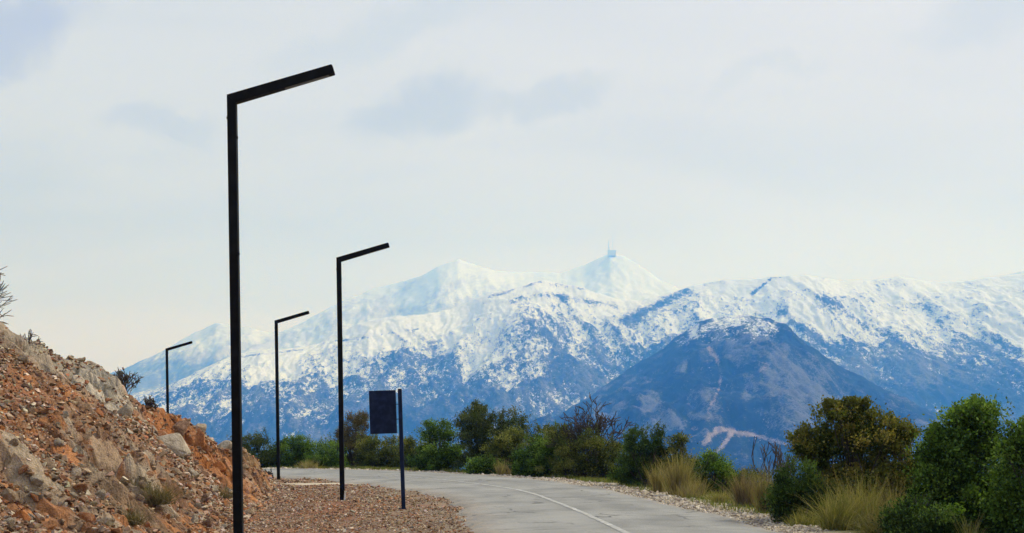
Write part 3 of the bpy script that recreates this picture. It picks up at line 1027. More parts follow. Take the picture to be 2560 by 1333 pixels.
# pale stones on the outer shoulder
n = 17000
k = r.integers(0, len(S), n)
ok = (S[k] > 62) & (S[k] < 138)
k = k[ok]
k = np.concatenate([k, r.choice(np.where((S > 70) & (S < 108))[0], 9000)])
off_ = np.abs(r.normal(0.28, 0.36, len(k))) - 0.05
xx, yy = B[k, 0] + ux[k] * off_ + r.normal(0, 0.1, len(k)), B[k, 1] + uy[k] * off_ + r.normal(0, 0.12, len(k))
zz = ground_z(xx, yy)
vis = (yy > 10) & (np.abs(xx / np.maximum(yy, 1)) < 0.47) & (fbm(xx * 0.5, yy * 0.5, 3, seed=621) > -0.45)
xx, yy, zz = xx[vis], yy[vis], zz[vis]
size = np.clip(r.lognormal(np.log(0.040), 0.45, len(xx)), 0.015, 0.12) * (0.7 + yy / 45)
pal = np.array([(0.60, 0.53, 0.43), (0.50, 0.42, 0.33), (0.40, 0.33, 0.27), (0.26, 0.21, 0.18)])
tint = np.clip(pal[r.choice(4, len(xx), p=(0.38, 0.30, 0.2, 0.12))] * r.uniform(0.8, 1.2, (len(xx), 1)), 0.05, 0.75)
gv2 = scatter_stones('shoulder_gravel', np.stack([xx, yy, zz + size * 0.1], 1), size, tint, ground, r)
gv2['label'] = 'pale limestone chippings along the outer edge'

# larger rocks of the bank, each an object of its own
BIGMESH = []
for mi, mat in enumerate(ROCKS):
    for vi in range(6):
        v, f = hull_variant(700 + vi + 10 * mi, 11 + vi, 0.85, 1.12)
        bm = bmesh.new()
        vs = [bm.verts.new(q) for q in v]
        for q in f:
            bm.faces.new([vs[j] for j in q])
        bmesh.ops.bevel(bm, geom=bm.edges[:], offset=0.035, segments=1, affect='EDGES')
        bm.normal_update()
        me = bpy.data.meshes.new('rock')
        bm.to_mesh(me)
        bm.free()
        me.materials.append(mat)
        BIGMESH.append(me)


def add_rock(x, y, size, mi, parent, sink=0.22, scl=(1, 1, 1), rot=None, z=None):
    me = BIGMESH[mi * 6 + int(r.integers(0, 6))]
    o = bpy.data.objects.new('rock', me)
    COL.objects.link(o)
    o.parent = parent
    zz = float(any_z(x, y)[0]) if z is None else z
    o.location = (x, y, zz + size * (0.5 * 0.72 - sink) * scl[2])
    o.rotation_euler = rot if rot is not None else (r.normal(0, 0.5), r.normal(0, 0.5), r.uniform(0, 6.28))
    o.scale = (size * scl[0], size * scl[1], size * scl[2])
    return o


NAMED = [(312, 1052, 78, 1, (1.15, 1, 0.85)), (432, 1128, 105, 1, (1.35, 1, 0.7)), (398, 1098, 55, 2, (1, 1, 0.9)), (372, 1065, 52, 1, (0.8, 1, 1.2)), (558, 1098, 62, 1, (1.3, 1, 0.7)), (575, 1128, 40, 1, (1.2, 1, 0.7)), (380, 1030, 42, 1, (0.9, 1, 1)),
         (455, 1050, 50, 3, (1.2, 1, 0.8)), (500, 1068, 44, 0, (1.2, 1, 0.7)), (470, 1088, 38, 2, (1, 1, 0.8)), (625, 1165, 60, 0, (1.3, 1, 0.8)), (348, 1200, 70, 0, (1.1, 1, 0.9)), (395, 1215, 80, 3, (1.1, 1, 0.9)), (300, 1190, 48, 1, (1, 1, 0.9)),
         (148, 1128, 34, 1, (1, 1, 1)), (142, 1142, 36, 0, (1, 1, 1)), (48, 1275, 62, 2, (0.8, 1, 1.3)), (112, 1255, 52, 2, (1, 1, 1)), (88, 1225, 40, 2, (1.2, 1, 0.8)), (72, 1265, 38, 1, (0.8, 1, 1)), (92, 1285, 36, 3, (1.2, 1, 0.7)), (148, 1240, 36, 1, (1, 1, 1)),
         (90, 1212, 52, 1, (1, 1, 1)), (130, 1305, 60, 1, (1.2, 1, 0.8)), (222, 1305, 62, 2, (1.2, 1, 0.8)), (250, 1265, 42, 1, (1.1, 1, 0.8)), (20, 1215, 58, 0, (1.3, 1, 0.7)), (15, 1250, 36, 3, (1.2, 1, 0.8)), (62, 1318, 40, 0, (1.3, 1, 0.7)), (18, 1300, 46, 1, (1, 1, 0.9)),
         (30, 1170, 40, 0, (1.4, 1, 0.6)), (120, 1180, 50, 0, (1.4, 1, 0.5)), (180, 1255, 30, 1, (1, 1, 1)), (125, 1322, 36, 2, (1.2, 1, 0.8)), (545, 1160, 46, 2, (0.8, 1, 1.2)), (480, 1190, 46, 1, (1, 1, 0.9)), (450, 1230, 52, 0, (1, 1, 0.9)), (510, 1250, 40, 3, (1, 1, 0.9)), (530, 1215, 36, 1, (1, 1, 0.9))]
count = 0
for (px, py, s, mi, scl) in NAMED:
    hx, hy = hill_hit(px, py)
    scl = tuple(1 + (q - 1) * 0.45 for q in scl)
    add_rock(hx, hy, s / FPX * hy * 1.0, mi, hill, 0.30, scl, (r.normal(0, 0.4), R(25) + r.normal(0, 0.4), r.uniform(0, 6.28)))
    count += 1
while count < 290:
    px, py = r.uniform(-40, 640), r.uniform(820, 1345)
    u_, v_ = bearing(px, py)
    d = np.linspace(8, 46, 500)
    zz, tt = hill_base(u_ * d, d)
    hit = np.where((zz > CAM_H + v_ * d) & (tt > 0.0) & (tt < 1.02))[0]
    if not len(hit):
        continue
    hy = d[hit[0]]
    hx = u_ * hy
    s = float(np.clip(r.lognormal(np.log(19), 0.40), 11, 50))
    add_rock(hx, hy, s / FPX * hy, int(r.choice(4, p=(0.36, 0.16, 0.26, 0.22))), hill, 0.22, (1.2, 1, 0.8), (r.normal(0, 0.35), R(24) + r.normal(0, 0.35), r.uniform(0, 6.28)))
    count += 1

# loose pale stones on the outer shoulder
for (px, py, s) in [(1592, 1224, 20), (1612, 1229, 14), (1384, 1191, 18), (1412, 1193, 14), (1880, 1284, 18), (1955, 1264, 16), (2290, 1312, 26), (1700, 1244, 12), (1990, 1300, 18), (1330, 1190, 14), (1826, 1262, 16)]:
    p = on_flat(px, py)
    st_ = add_rock(p.x, p.y, s / FPX * p.y, 1, ground, 0.2, (1.2, 1, 0.9), z=float(ground_z(p.x, p.y)))
    st_.name = 'pale_stone'

# ------------------------------------------------------------------ street lamps
ARM_TILT = R(15.4)


def make_lamp(label, base, H, yaw=0.0, L=1.335):
    root = empty('street_lamp', base, label, 'street lamp', 'row of black angular street lamps', rot=(0, 0, yaw))
    W = 0.112
    box('base_plate', (0.26, 0.26, 0.018), (0, 0, 0.0), M['pole'], root, bevel=0.003)
    # pole with mitred top
    t2 = math.tan(ARM_TILT)
    h = W / 2
    bm = bmesh.new()
    vs = []
    for (x, y) in ((-h, -h), (h, -h), (h, h), (-h, h)):
        vs.append(bm.verts.new((x, y, -0.25)))
    for (x, y) in ((-h, -h), (h, -h), (h, h), (-h, h)):
        vs.append(bm.verts.new((x, y, H if x < 0 else H - W * 0.85)))
    for q in ((0, 1, 5, 4), (1, 2, 6, 5), (2, 3, 7, 6), (3, 0, 4, 7), (4, 5, 6, 7), (3, 2, 1, 0)):
        bm.faces.new([vs[i] for i in q])
    bmesh.ops.bevel(bm, geom=[e for e in bm.edges if abs(e.verts[0].co.z - e.verts[1].co.z) > 1], offset=0.008, segments=2, affect='EDGES')
    bm_obj('pole', bm, M['pole'], root)
    # arm, square tube rising outwards
    ca, sa = math.cos(ARM_TILT), math.sin(ARM_TILT)
    bm = bmesh.new()
    vs = []
    y0 = h + 0.002
    top = [(-h, H + 0.002), (-h + L * ca, H + 0.002 + L * sa)]
    bot = [(h + 0.001, H - W * 0.85 + 0.001), (-h + L * ca + W * sa, H + L * sa - W * ca)]
    for s_ in (-1, 1):
        vs += [bm.verts.new((top[0][0], s_ * y0, top[0][1])), bm.verts.new((top[1][0], s_ * y0, top[1][1])), bm.verts.new((bot[1][0], s_ * y0, bot[1][1])), bm.verts.new((bot[0][0], s_ * y0, bot[0][1]))]
    for q in ((0, 1, 2, 3), (7, 6, 5, 4), (4, 5, 1, 0), (5, 6, 2, 1), (6, 7, 3, 2), (7, 4, 0, 3)):
        bm.faces.new([vs[i] for i in q])
    bmesh.ops.recalc_face_normals(bm, faces=bm.faces)
    arm = bm_obj('arm', bm, M['pole'], root)
    rot = Matrix.Rotation(-ARM_TILT, 3, 'Y')
    mid = Vector((-h + (L - 0.36) * ca + (W + 0.002) * sa, 0, H + (L - 0.36) * sa - (W + 0.002) * ca))
    box('light_panel', (0.58, 0.085, 0.008), mid, M['led'], arm, rot=rot)
    box('end_cap', (0.006, W - 0.01, W - 0.01), Vector((-h + (L + 0.004) * ca + W / 2 * sa, 0, H + (L + 0.004) * sa - W / 2 * ca)), M['pole'], arm, rot=rot)
    # small cable clip and service door
    box('service_door', (0.075, 0.004, 0.30), (0, -h - 0.001, 0.75), M['pole'], root, bevel=0.001)
    for zc in (H - 0.28, H - 0.53, H - 2.0):
        box('cable_clip', (0.014, 0.03, 0.03), (h + 0.006 if zc != H - 0.28 else -h - 0.006, -0.01, zc), M['pole'], root)
    return root


H = 6.0
LAMPS = [('tall black street lamp, largest of the row, rising beside the rocky bank', 580.0, 240, 1.0, 0.0),
         ('black street lamp standing in gravel between the road sign and the slimmer lamps', 847.0, 645, 1.0, 0.0),
         ('slim black street lamp at the road bend, second smallest of the row', 690.5, 802, 1.0, 0.0),
         ('smallest black street lamp, its foot hidden behind the rocky bank', 417.0, 872, 1.0, 0.0)]
for (lab, px, py, hh, yaw) in LAMPS:
    u_, v_ = bearing(px, py)
    d = (H - CAM_H) / v_
    if px == 580.0:
        d = 16.2
        H_ = CAM_H + v_ * d
    else:
        H_ = H
    x = u_ * d
    z0 = float(any_z(x, d)[0])
    make_lamp(lab, (x, d, z0), H_ - z0, yaw, 1.375 if px == 580.0 else 1.335)

# ------------------------------------------------------------------ road sign seen from behind
sb = on_flat(1009, 1271)
zg = float(any_z(sb.x, sb.y)[0])
sign = empty('road_sign', (sb.x, sb.y, zg), 'blank dark navy road sign seen from behind on a slim leaning post', 'road sign', rot=(0, R(-1.0), 0))
k = sb.y / FPX
ph = (1271 - 969) * k + 0.0
pw = 9.5 * k
box('post', (pw, pw, ph + 0.25), (0, 0, (ph - 0.25) / 2), M['sign'], sign, bevel=0.004)
pwid, phei = 67 * k, 108 * k
px0 = -(pw / 2 + 5.5 * k + pwid / 2)
panel = box('sign_panel', (pwid, 0.03, phei), (px0, 0, ph - 3 * k - phei / 2), M['sign'], sign, bevel=0.003)
for zc in (0.16, -0.16):
    box('bracket', (6.5 * k, 0.018, 0.014), (px0 + pwid / 2 + 2.6 * k, 0.004, ph - 3 * k - phei / 2 + zc), M['sign'], sign)
box('post_foot', (0.17, 0.15, 0.03), (-0.02, 0, 0.012), M['sign'], sign, bevel=0.004)

# small white stake by a lamp
wp = on_flat(862, 1250)
stake = empty('marker_stake', (wp.x, wp.y, float(any_z(wp.x, wp.y)[0])), 'short white stake in the gravel beside a lamp post', 'stake')
box('shaft', (0.035, 0.03, 0.26), (0, 0, 0.09), M['white'], stake, rot=Matrix.Rotation(R(4), 3, 'Y'), bevel=0.004)
box('cap', (0.045, 0.04, 0.03), (0.012, 0, 0.228), M['white'], stake, bevel=0.004)

# ------------------------------------------------------------------ vegetation
def tubes(segments, sides=4):
    """segments: list of (p0, p1, r0, r1)"""
    p0 = np.array([s[0] for s in segments], float)
    p1 = np.array([s[1] for s in segments], float)
    r0 = np.array([s[2] for s in segments])
    r1 = np.array([s[3] for s in segments])
    ax = p1 - p0
    ln = np.linalg.norm(ax, axis=1)[:, None] + 1e-9
    ax = ax / ln
    ref = np.where(np.abs(ax[:, 2:3]) > 0.9, np.array([[1.0, 0, 0]]), np.array([[0, 0, 1.0]]))
    e1 = np.cross(ax, ref)
    e1 /= np.linalg.norm(e1, axis=1)[:, None]
    e2 = np.cross(ax, e1)
    an = np.arange(sides) * 2 * np.pi / sides
    ring = np.cos(an)[None, :, None] * e1[:, None] + np.sin(an)[None, :, None] * e2[:, None]
    a = p0[:, None] + ring * r0[:, None, None]
    b = p1[:, None] + ring * r1[:, None, None]
    V = np.concatenate([a, b], 1).reshape(-1, 3)
    i = np.arange(sides)
    q = np.stack([i, (i + 1) % sides, sides + (i + 1) % sides, sides + i], 1)
    F = (q[None] + (np.arange(len(segments)) * 2 * sides)[:, None, None]).reshape(-1, 4)
    return V, F


def branch_tree(rr_, base, height, spread, levels=5, stems=3, lean=(0, 0), r0=0.05, droop=0.0, kids=(2, 4)):
    segs = []

    def grow(p, d, length, rad, lev):
        n_ = 3 if lev > 0 else 2
        for i in range(n_):
            d2 = d + Vector(rr_.normal(0, 0.16, 3))
            d2.z += 0.06 - droop
            d2.normalize()
            q = p + d2 * (length / n_)
            r2 = rad * (0.82 if i < n_ - 1 else 0.7)
            segs.append((p[:], q[:], rad, r2))
            p, d, rad = q, d2, r2
            if lev > 0 and i >= 1:
                for _ in range(int(rr_.integers(kids[0], kids[1])) if i == n_ - 1 else 1):
                    side = Vector(rr_.normal(0, 1, 3))
                    side = (side - d * side.dot(d)).normalized()
                    nd = (d * 0.85 + side * spread * rr_.uniform(0.5, 1.1)).normalized()
                    grow(p, nd, length * rr_.uniform(0.55, 0.82), rad * 0.72, lev - 1)
    for s in range(stems):
        a = rr_.uniform(0, 6.28)
        d0 = Vector((math.cos(a) * 0.35 * spread + lean[0], math.sin(a) * 0.35 * spread + lean[1], 1)).normalized()
        grow(Vector(base), d0, height * rr_.uniform(0.34, 0.46), r0 * rr_.uniform(0.7, 1.1), levels)
    return segs


STYLES = {
    # colours dark to light, leaf length, width, clump radius, share of bare twigs
    'green': dict(cols=[(0.016, 0.030, 0.007), (0.042, 0.080, 0.014), (0.088, 0.145, 0.026), (0.135, 0.190, 0.040)], l=0.055, w=0.034, cr=0.17),
    'dark': dict(cols=[(0.016, 0.024, 0.009), (0.036, 0.050, 0.016), (0.064, 0.080, 0.026), (0.095, 0.098, 0.040)], l=0.055, w=0.030, cr=0.17),
    'olive': dict(cols=[(0.024, 0.032, 0.009), (0.056, 0.070, 0.018), (0.098, 0.110, 0.028), (0.150, 0.140, 0.042)], l=0.055, w=0.032, cr=0.16),
    'brown': dict(cols=[(0.050, 0.036, 0.018), (0.095, 0.068, 0.032), (0.135, 0.095, 0.045), (0.085, 0.080, 0.030)], l=0.05, w=0.026, cr=0.15),
    'juniper': dict(cols=[(0.014, 0.027, 0.008), (0.028, 0.052, 0.013), (0.052, 0.086, 0.020), (0.080, 0.118, 0.028)], l=0.06, w=0.022, cr=0.13),
    'autumn': dict(cols=[(0.022, 0.032, 0.008), (0.058, 0.074, 0.017), (0.115, 0.115, 0.028), (0.190, 0.145, 0.040)], l=0.052, w=0.036, cr=0.14),
}


def leaf_mesh(centres, nrm_bias, l, w_, r, tint):
    n_ = len(centres)
    d = r.normal(size=(n_, 3)) * 0.75 + nrm_bias
    d /= np.linalg.norm(d, axis=1)[:, None]
    s = np.cross(d, r.normal(size=(n_, 3)))
    s /= np.linalg.norm(s, axis=1)[:, None] + 1e-9
    nn = np.cross(d, s)
    L = l * r.uniform(0.6, 1.3, (n_, 1))
    W = w_ * r.uniform(0.6, 1.3, (n_, 1)) * 0.5
    a = centres
    b = centres + d * L * 0.45 + s * W + nn * L * 0.08
    c_ = centres + d * L
    e = centres + d * L * 0.45 - s * W + nn * L * 0.08
    V = np.stack([a, b, c_, e], 1).reshape(-1, 3)
    F = np.arange(n_ * 4).reshape(-1, 4)
    return V, F, np.repeat(tint, 4, 0)


def shrub(label, lobes, d, style, leaves, seed, group='shrubs lining the outer road edge', scale=1.0, name='shrub', gaps=0.0, sprigs=8, dd=None):
    """lobes: sighted ellipses (x, y, rx, ry) turned into rounded masses at distance d"""
    st = STYLES[style]
    r = np.random.default_rng(seed)
    if d > 40:
        leaves = int(leaves * 2.2)
    else:
        leaves = int(leaves * 1.25)
    k = d / FPX
    L3 = []
    for lb in lobes:
        off = lb[4] if len(lb) > 4 else r.normal(0, 0.25) * lb[2] * k
        p = at(lb[0], lb[1], d + off)
        g = 1.12 if d > 40 else 1.0
        gz = 0.84 if d < 25 else 0.92
        p.z -= lb[3] * k * (1 - gz) * 0.6
        L3.append((p, lb[2] * k * g, max(lb[2] * k * 0.85, 0.2), lb[3] * k * gz))
    bx = sum(q[0].x for q in L3) / len(L3)
    bz = float(any_z(bx, d)[0])
    x0 = min(q[0].x - q[1] for q in L3)
    x1 = max(q[0].x + q[1] for q in L3)
    topz = max(q[0].z + q[3] for q in L3)
    skirt = min(0.45 * (topz - bz), 0.8)
    for fx in (0.28, 0.72):
        L3.append((Vector((x0 + (x1 - x0) * fx, d, bz + skirt * 0.5)), (x1 - x0) * 0.27, (x1 - x0) * 0.24, skirt * 0.62))
    root = empty(name, (bx, d, bz), label, 'shrub', group)
    o = np.array([bx, d, bz])
    areas = np.array([q[1] * q[3] + 0.02 for q in L3])
    nl = (leaves * areas / areas.sum()).astype(int)
    C, B, T = [], [], []
    segs = []
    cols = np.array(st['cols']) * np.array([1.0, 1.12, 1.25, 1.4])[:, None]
    cr = st['cr'] * scale
    for (p, a, b, c_), cnt in zip(L3, nl):
        ncl = max(10, int(cnt / 190))
        v = r.normal(size=(ncl, 3))
        v /= np.linalg.norm(v, axis=1)[:, None]
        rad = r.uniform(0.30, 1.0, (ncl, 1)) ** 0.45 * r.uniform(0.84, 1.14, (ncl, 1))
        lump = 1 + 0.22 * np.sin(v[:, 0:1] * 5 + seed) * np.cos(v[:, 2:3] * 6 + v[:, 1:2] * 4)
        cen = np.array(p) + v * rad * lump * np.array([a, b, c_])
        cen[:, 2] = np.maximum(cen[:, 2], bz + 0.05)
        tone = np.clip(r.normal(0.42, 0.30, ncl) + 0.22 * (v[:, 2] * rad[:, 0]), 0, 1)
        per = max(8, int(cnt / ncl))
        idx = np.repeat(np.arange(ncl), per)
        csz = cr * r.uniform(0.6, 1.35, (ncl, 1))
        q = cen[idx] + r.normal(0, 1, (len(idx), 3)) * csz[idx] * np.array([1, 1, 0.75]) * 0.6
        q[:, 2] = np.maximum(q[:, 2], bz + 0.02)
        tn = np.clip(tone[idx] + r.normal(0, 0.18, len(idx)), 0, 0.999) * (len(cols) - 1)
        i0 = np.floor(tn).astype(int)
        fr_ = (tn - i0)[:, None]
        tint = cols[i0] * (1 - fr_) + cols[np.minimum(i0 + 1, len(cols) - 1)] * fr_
        C.append(q)
        B.append(v[idx] * 0.5 + np.array([0, 0, 0.35]))
        T.append(np.clip(tint * r.uniform(0.7, 1.55, (len(idx), 1)), 0.004, 0.4))
        for j in r.choice(ncl, min(ncl, 14), replace=False):
            m1 = np.array([bx + r.normal(0, 0.08 * a), d + r.normal(0, 0.1), bz - 0.05])
            mid = (m1 * 0.5 + cen[j] * 0.5) + r.normal(0, 0.08, 3) * a
            segs.append((m1, mid, 0.022 * scale, 0.014 * scale))
            segs.append((mid, cen[j], 0.014 * scale, 0.004 * scale))
        # sprigs that break the outline
        for j in range(sprigs):
            up_ = np.array([r.normal(0, 0.45), r.normal(0, 0.3), 1.0])
            up_ /= np.linalg.norm(up_)
            v0 = np.array([r.normal(0, 0.55), r.normal(0, 0.4), 0.8])
            v0 /= np.linalg.norm(v0)
            s0 = np.array(p) + v0 * np.array([a, b, c_]) * 0.85
            ln = r.uniform(0.2, 0.62) * min(1.0, c_ * 1.4)
            s1 = s0 + up_ * ln
            segs.append((s0, s1, 0.007 * scale, 0.003 * scale))
            m_ = int(leaves / 900) + 5
            f_ = r.random((m_, 1))
            q = s0 + (s1 - s0) * f_ + r.normal(0, 0.03 * scale, (m_, 3))
            C.append(q)
            B.append(np.tile(up_, (m_, 1)))
            T.append(np.tile(cols[2], (m_, 1)) * r.uniform(0.6, 1.3, (m_, 1)))
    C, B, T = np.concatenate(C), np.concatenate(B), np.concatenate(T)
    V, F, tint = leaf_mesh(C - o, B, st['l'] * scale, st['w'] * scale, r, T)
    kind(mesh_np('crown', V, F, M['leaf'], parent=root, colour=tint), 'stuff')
    segs = [(np.array(s[0]) - o, np.array(s[1]) - o, s[2], s[3]) for s in segs]
    V, F = tubes(segs, 4)
    kind(mesh_np('stem', V, F, M['bark'], parent=root), 'stuff')
    return root


far = 1.55
shrub('dark green rounded shrub just behind the tallest lamp post', [(640, 1128, 52, 46), (608, 1122, 30, 40), (620, 1160, 50, 25)], 67, 'dark', 9000, 1, scale=far)
shrub('bushy green shrub behind the slim lamp at the bend', [(735, 1140, 46, 34), (722, 1112, 18, 16), (756, 1112, 22, 20), (690, 1145, 25, 26)], 67.5, 'green', 9000, 2, scale=far)
shrub('low green shrub beside the brown twiggy one', [(825, 1136, 38, 38), (805, 1152, 30, 24)], 66.5, 'green', 6000, 3, scale=far)
shrub('brown half-bare shrub left of the sign panel', [(888, 1078, 34, 42), (880, 1120, 48, 48), (862, 1095, 28, 26), (905, 1060, 20, 25)], 68, 'brown', 9000, 4, scale=far, sprigs=14)
shrub('olive shrub below the navy sign panel', [(950, 1135, 52, 40), (985, 1125, 28, 30), (920, 1120, 30, 40)], 65, 'olive', 9000, 5, scale=far)
shrub('small olive shrub just beyond the sign post', [(1036, 1138, 34, 38), (1018, 1118, 20, 20)], 62, 'olive', 5000, 6, scale=far)
shrub('green shrub with a forked top next to the darkest tall shrub', [(1100, 1122, 48, 56), (1072, 1076, 20, 18), (1112, 1078, 18, 22), (1085, 1150, 48, 30)], 57, 'green', 12000, 7, scale=1.4)
shrub('tall dark shrub with a pointed top, highest beyond the bend', [(1200, 1098, 55, 72), (1193, 1034, 22, 24), (1185, 1065, 36, 36), (1272, 1066, 38, 34), (1240, 1090, 50, 50)], 55.5, 'dark', 17000, 8, scale=1.4, sprigs=10)
shrub('wide olive shrub under the tall dark one', [(1290, 1125, 66, 58), (1360, 1105, 44, 40), (1250, 1150, 40, 40)], 52, 'olive', 14000, 9, scale=1.35)
shrub('small dark green shrub low at the road edge', [(1215, 1165, 36, 22), (1195, 1170, 20, 16)], 51, 'green', 4500, 10, scale=1.3)
shrub('broad green and olive shrub before the bare tree', [(1392, 1130, 58, 56), (1335, 1148, 48, 45), (1350, 1172, 66, 26)], 48, 'green', 12000, 11, scale=1.3)
shrub('olive brown shrub at the foot of the bare tree', [(1465, 1132, 60, 54), (1525, 1150, 46, 46), (1480, 1176, 74, 28), (1395, 1090, 30, 22)], 46, 'olive', 13000, 12, scale=1.25)
shrub('dark green juniper with two pointed tops', [(1595, 1145, 40, 62), (1590, 1105, 24, 30), (1585, 1188, 50, 30), (1645, 1118, 24, 48), (1638, 1170, 46, 46)], 37.5, 'juniper', 22000, 13, scale=1.15, sprigs=14)
shrub('narrow upright shrub between juniper and pale grass', [(1698, 1115, 22, 24), (1702, 1150, 22, 45), (1722, 1185, 30, 35)], 37, 'olive', 8000, 14, scale=1.1)
shrub('rounded green shrub behind the pale grass clumps', [(1785, 1185, 46, 46), (1772, 1160, 24, 22), (1800, 1215, 50, 28)], 34, 'green', 11000, 15, scale=1.05)
shrub('small dark shrub crossed by dry reeds', [(1880, 1200, 36, 26), (1890, 1230, 48, 34)], 30.5, 'olive', 5000, 16, scale=1.0)
shrub('large olive brown shrub with tall sprigs, beside the biggest green one', [(2115, 1115, 110, 100), (2090, 1035, 42, 34), (2145, 1030, 30, 30), (2195, 1090, 80, 60), (2240, 1150, 60, 80), (2010, 1125, 50, 52), (2150, 1220, 120, 80)], 22.5, 'autumn', 44000, 17, sprigs=12)
shrub('dark green low shrub at the left flank of the olive brown one', [(1992, 1215, 60, 66), (1965, 1250, 36, 40), (2035, 1260, 60, 48)], 21.8, 'juniper', 17000, 18)
shrub('biggest bright green shrub, dense and rounded', [(2420, 1075, 85, 66), (2440, 1045, 60, 40), (2370, 1125, 70, 58), (2345, 1190, 64, 70), (2455, 1175, 110, 90), (2410, 1285, 135, 75)], 19.6, 'green', 46000, 19, sprigs=10)
shrub('green shrub cut off by the picture edge beside the biggest one', [(2560, 1110, 52, 55), (2570, 1200, 66, 95), (2560, 1290, 75, 75), (2650, 1180, 80, 100)], 18.2, 'green', 26000, 20)
shrub('low dark shrub in front of the biggest green one', [(2300, 1290, 60, 50), (2250, 1300, 40, 40), (2350, 1325, 60, 40)], 18.6, 'juniper', 10000, 21)


def bare_tree(label, px, py_base, d, height, seed, name='bare_tree', cat='tree', spread=0.62, levels=4, stems=4, r0=0.05, group=None, lean=(0, 0), kids=(2, 4), base=None):
    rr_ = np.random.default_rng(seed)
    b = at(px, py_base, d) if base is None else Vector(base)
    z0 = float(any_z(b.x, b.y)[0])
    root = empty(name, (b.x, b.y, z0), label, cat, group)
    segs = branch_tree(rr_, (0, 0, -0.1), height, spread, levels, stems, lean, r0, kids=kids)
    zt = max(s[1][2] for s in segs)
    f_ = height / zt
    segs = [(np.array(s[0]) * f_, np.array(s[1]) * f_, s[2], s[3]) for s in segs]
    big = [s for s in segs if s[2] > r0 * 0.42]
    small = [s for s in segs if s[2] <= r0 * 0.42]
    if small and big:
        V, F = tubes(big, 6)
        mesh_np('trunk', V, F, M['bark'], parent=root, smooth=True)
        V, F = tubes([(s[0], s[1], max(s[2], 0.00034 * b.y), max(s[3], 0.00024 * b.y)) for s in small], 3)
        kind(mesh_np('branches', V, F, M['bark'], parent=root, smooth=True), 'stuff')
    else:
        V, F = tubes(segs, 4)
        kind(mesh_np('branches', V, F, M['bark'], parent=root, smooth=True), 'stuff')
    return root


bare_tree('leafless grey tree rising behind the olive shrubs', 1488, 1188, 47.0, 3.2, 41, spread=0.7, stems=7, r0=0.06, lean=(0, 0))
bare_tree('thin leafless sapling with one crooked stem', 1872, 1230, 32, 1.55, 42, name='bare_sapling', stems=1, levels=2, spread=0.5, r0=0.016, group='leafless saplings by the roadside')
bare_tree('dark leafless sapling beside the olive brown shrub', 1955, 1230, 30, 1.45, 43, name='bare_sapling', stems=3, levels=3, spread=0.55, r0=0.016, group='leafless saplings by the roadside')
bare_tree('leafless sapling rising among the dry reeds', 1912, 1230, 30, 1.2, 44, name='bare_sapling', stems=2, levels=2, spread=0.45, r0=0.014, group='leafless saplings by the roadside')
bare_tree('wispy leafless sapling between the two largest shrubs', 2265, 1230, 22.5, 1.9, 45, name='bare_sapling', stems=4, levels=3, spread=0.4, r0=0.014, group='leafless saplings by the roadside')
# tree off to the side on the bank, only its twigs reach in
bare_tree('leafless tree on the bank whose twigs barely enter the picture', 0, 0, 0, 6.0, 46, spread=0.62, levels=5, stems=3, r0=0.09, base=(-14.35, 30.0, 0))
hx, hy = hill_hit(312, 975)
bare_tree('dead twiggy bush on the crest of the rocky bank', 0, 0, 0, 0.62, 47, name='dead_bush', cat='bush', spread=0.8, levels=3, stems=9, r0=0.008, base=(hx - 0.05, hy + 0.4, 0), group='dead bushes on the bank', kids=(2, 3))
hx, hy = hill_hit(365, 1000)
bare_tree('low dead bush on the crest just below the twiggy one', 0, 0, 0, 0.3, 48, name='dead_bush', cat='bush', spread=0.9, levels=3, stems=7, r0=0.006, base=(hx - 0.05, hy + 0.3, 0), group='dead bushes on the bank', kids=(2, 3))
hx, hy = hill_hit(62, 832)
bare_tree('few thin dry twigs high on the bank crest', 0, 0, 0, 0.22, 49, name='dead_bush', cat='bush', spread=0.9, levels=2, stems=4, r0=0.004, base=(hx, hy + 0.1, 0), group='dead bushes on the bank', kids=(2, 3))
pf = on_flat(668, 1200)
bare_tree('dark scrubby bush where the bank meets the road', 0, 0, 0, 0.45, 50, name='dead_bush', cat='bush', spread=0.9, levels=3, stems=12, r0=0.010, base=(pf.x, pf.y, 0), group='dead bushes on the bank', kids=(2, 3))


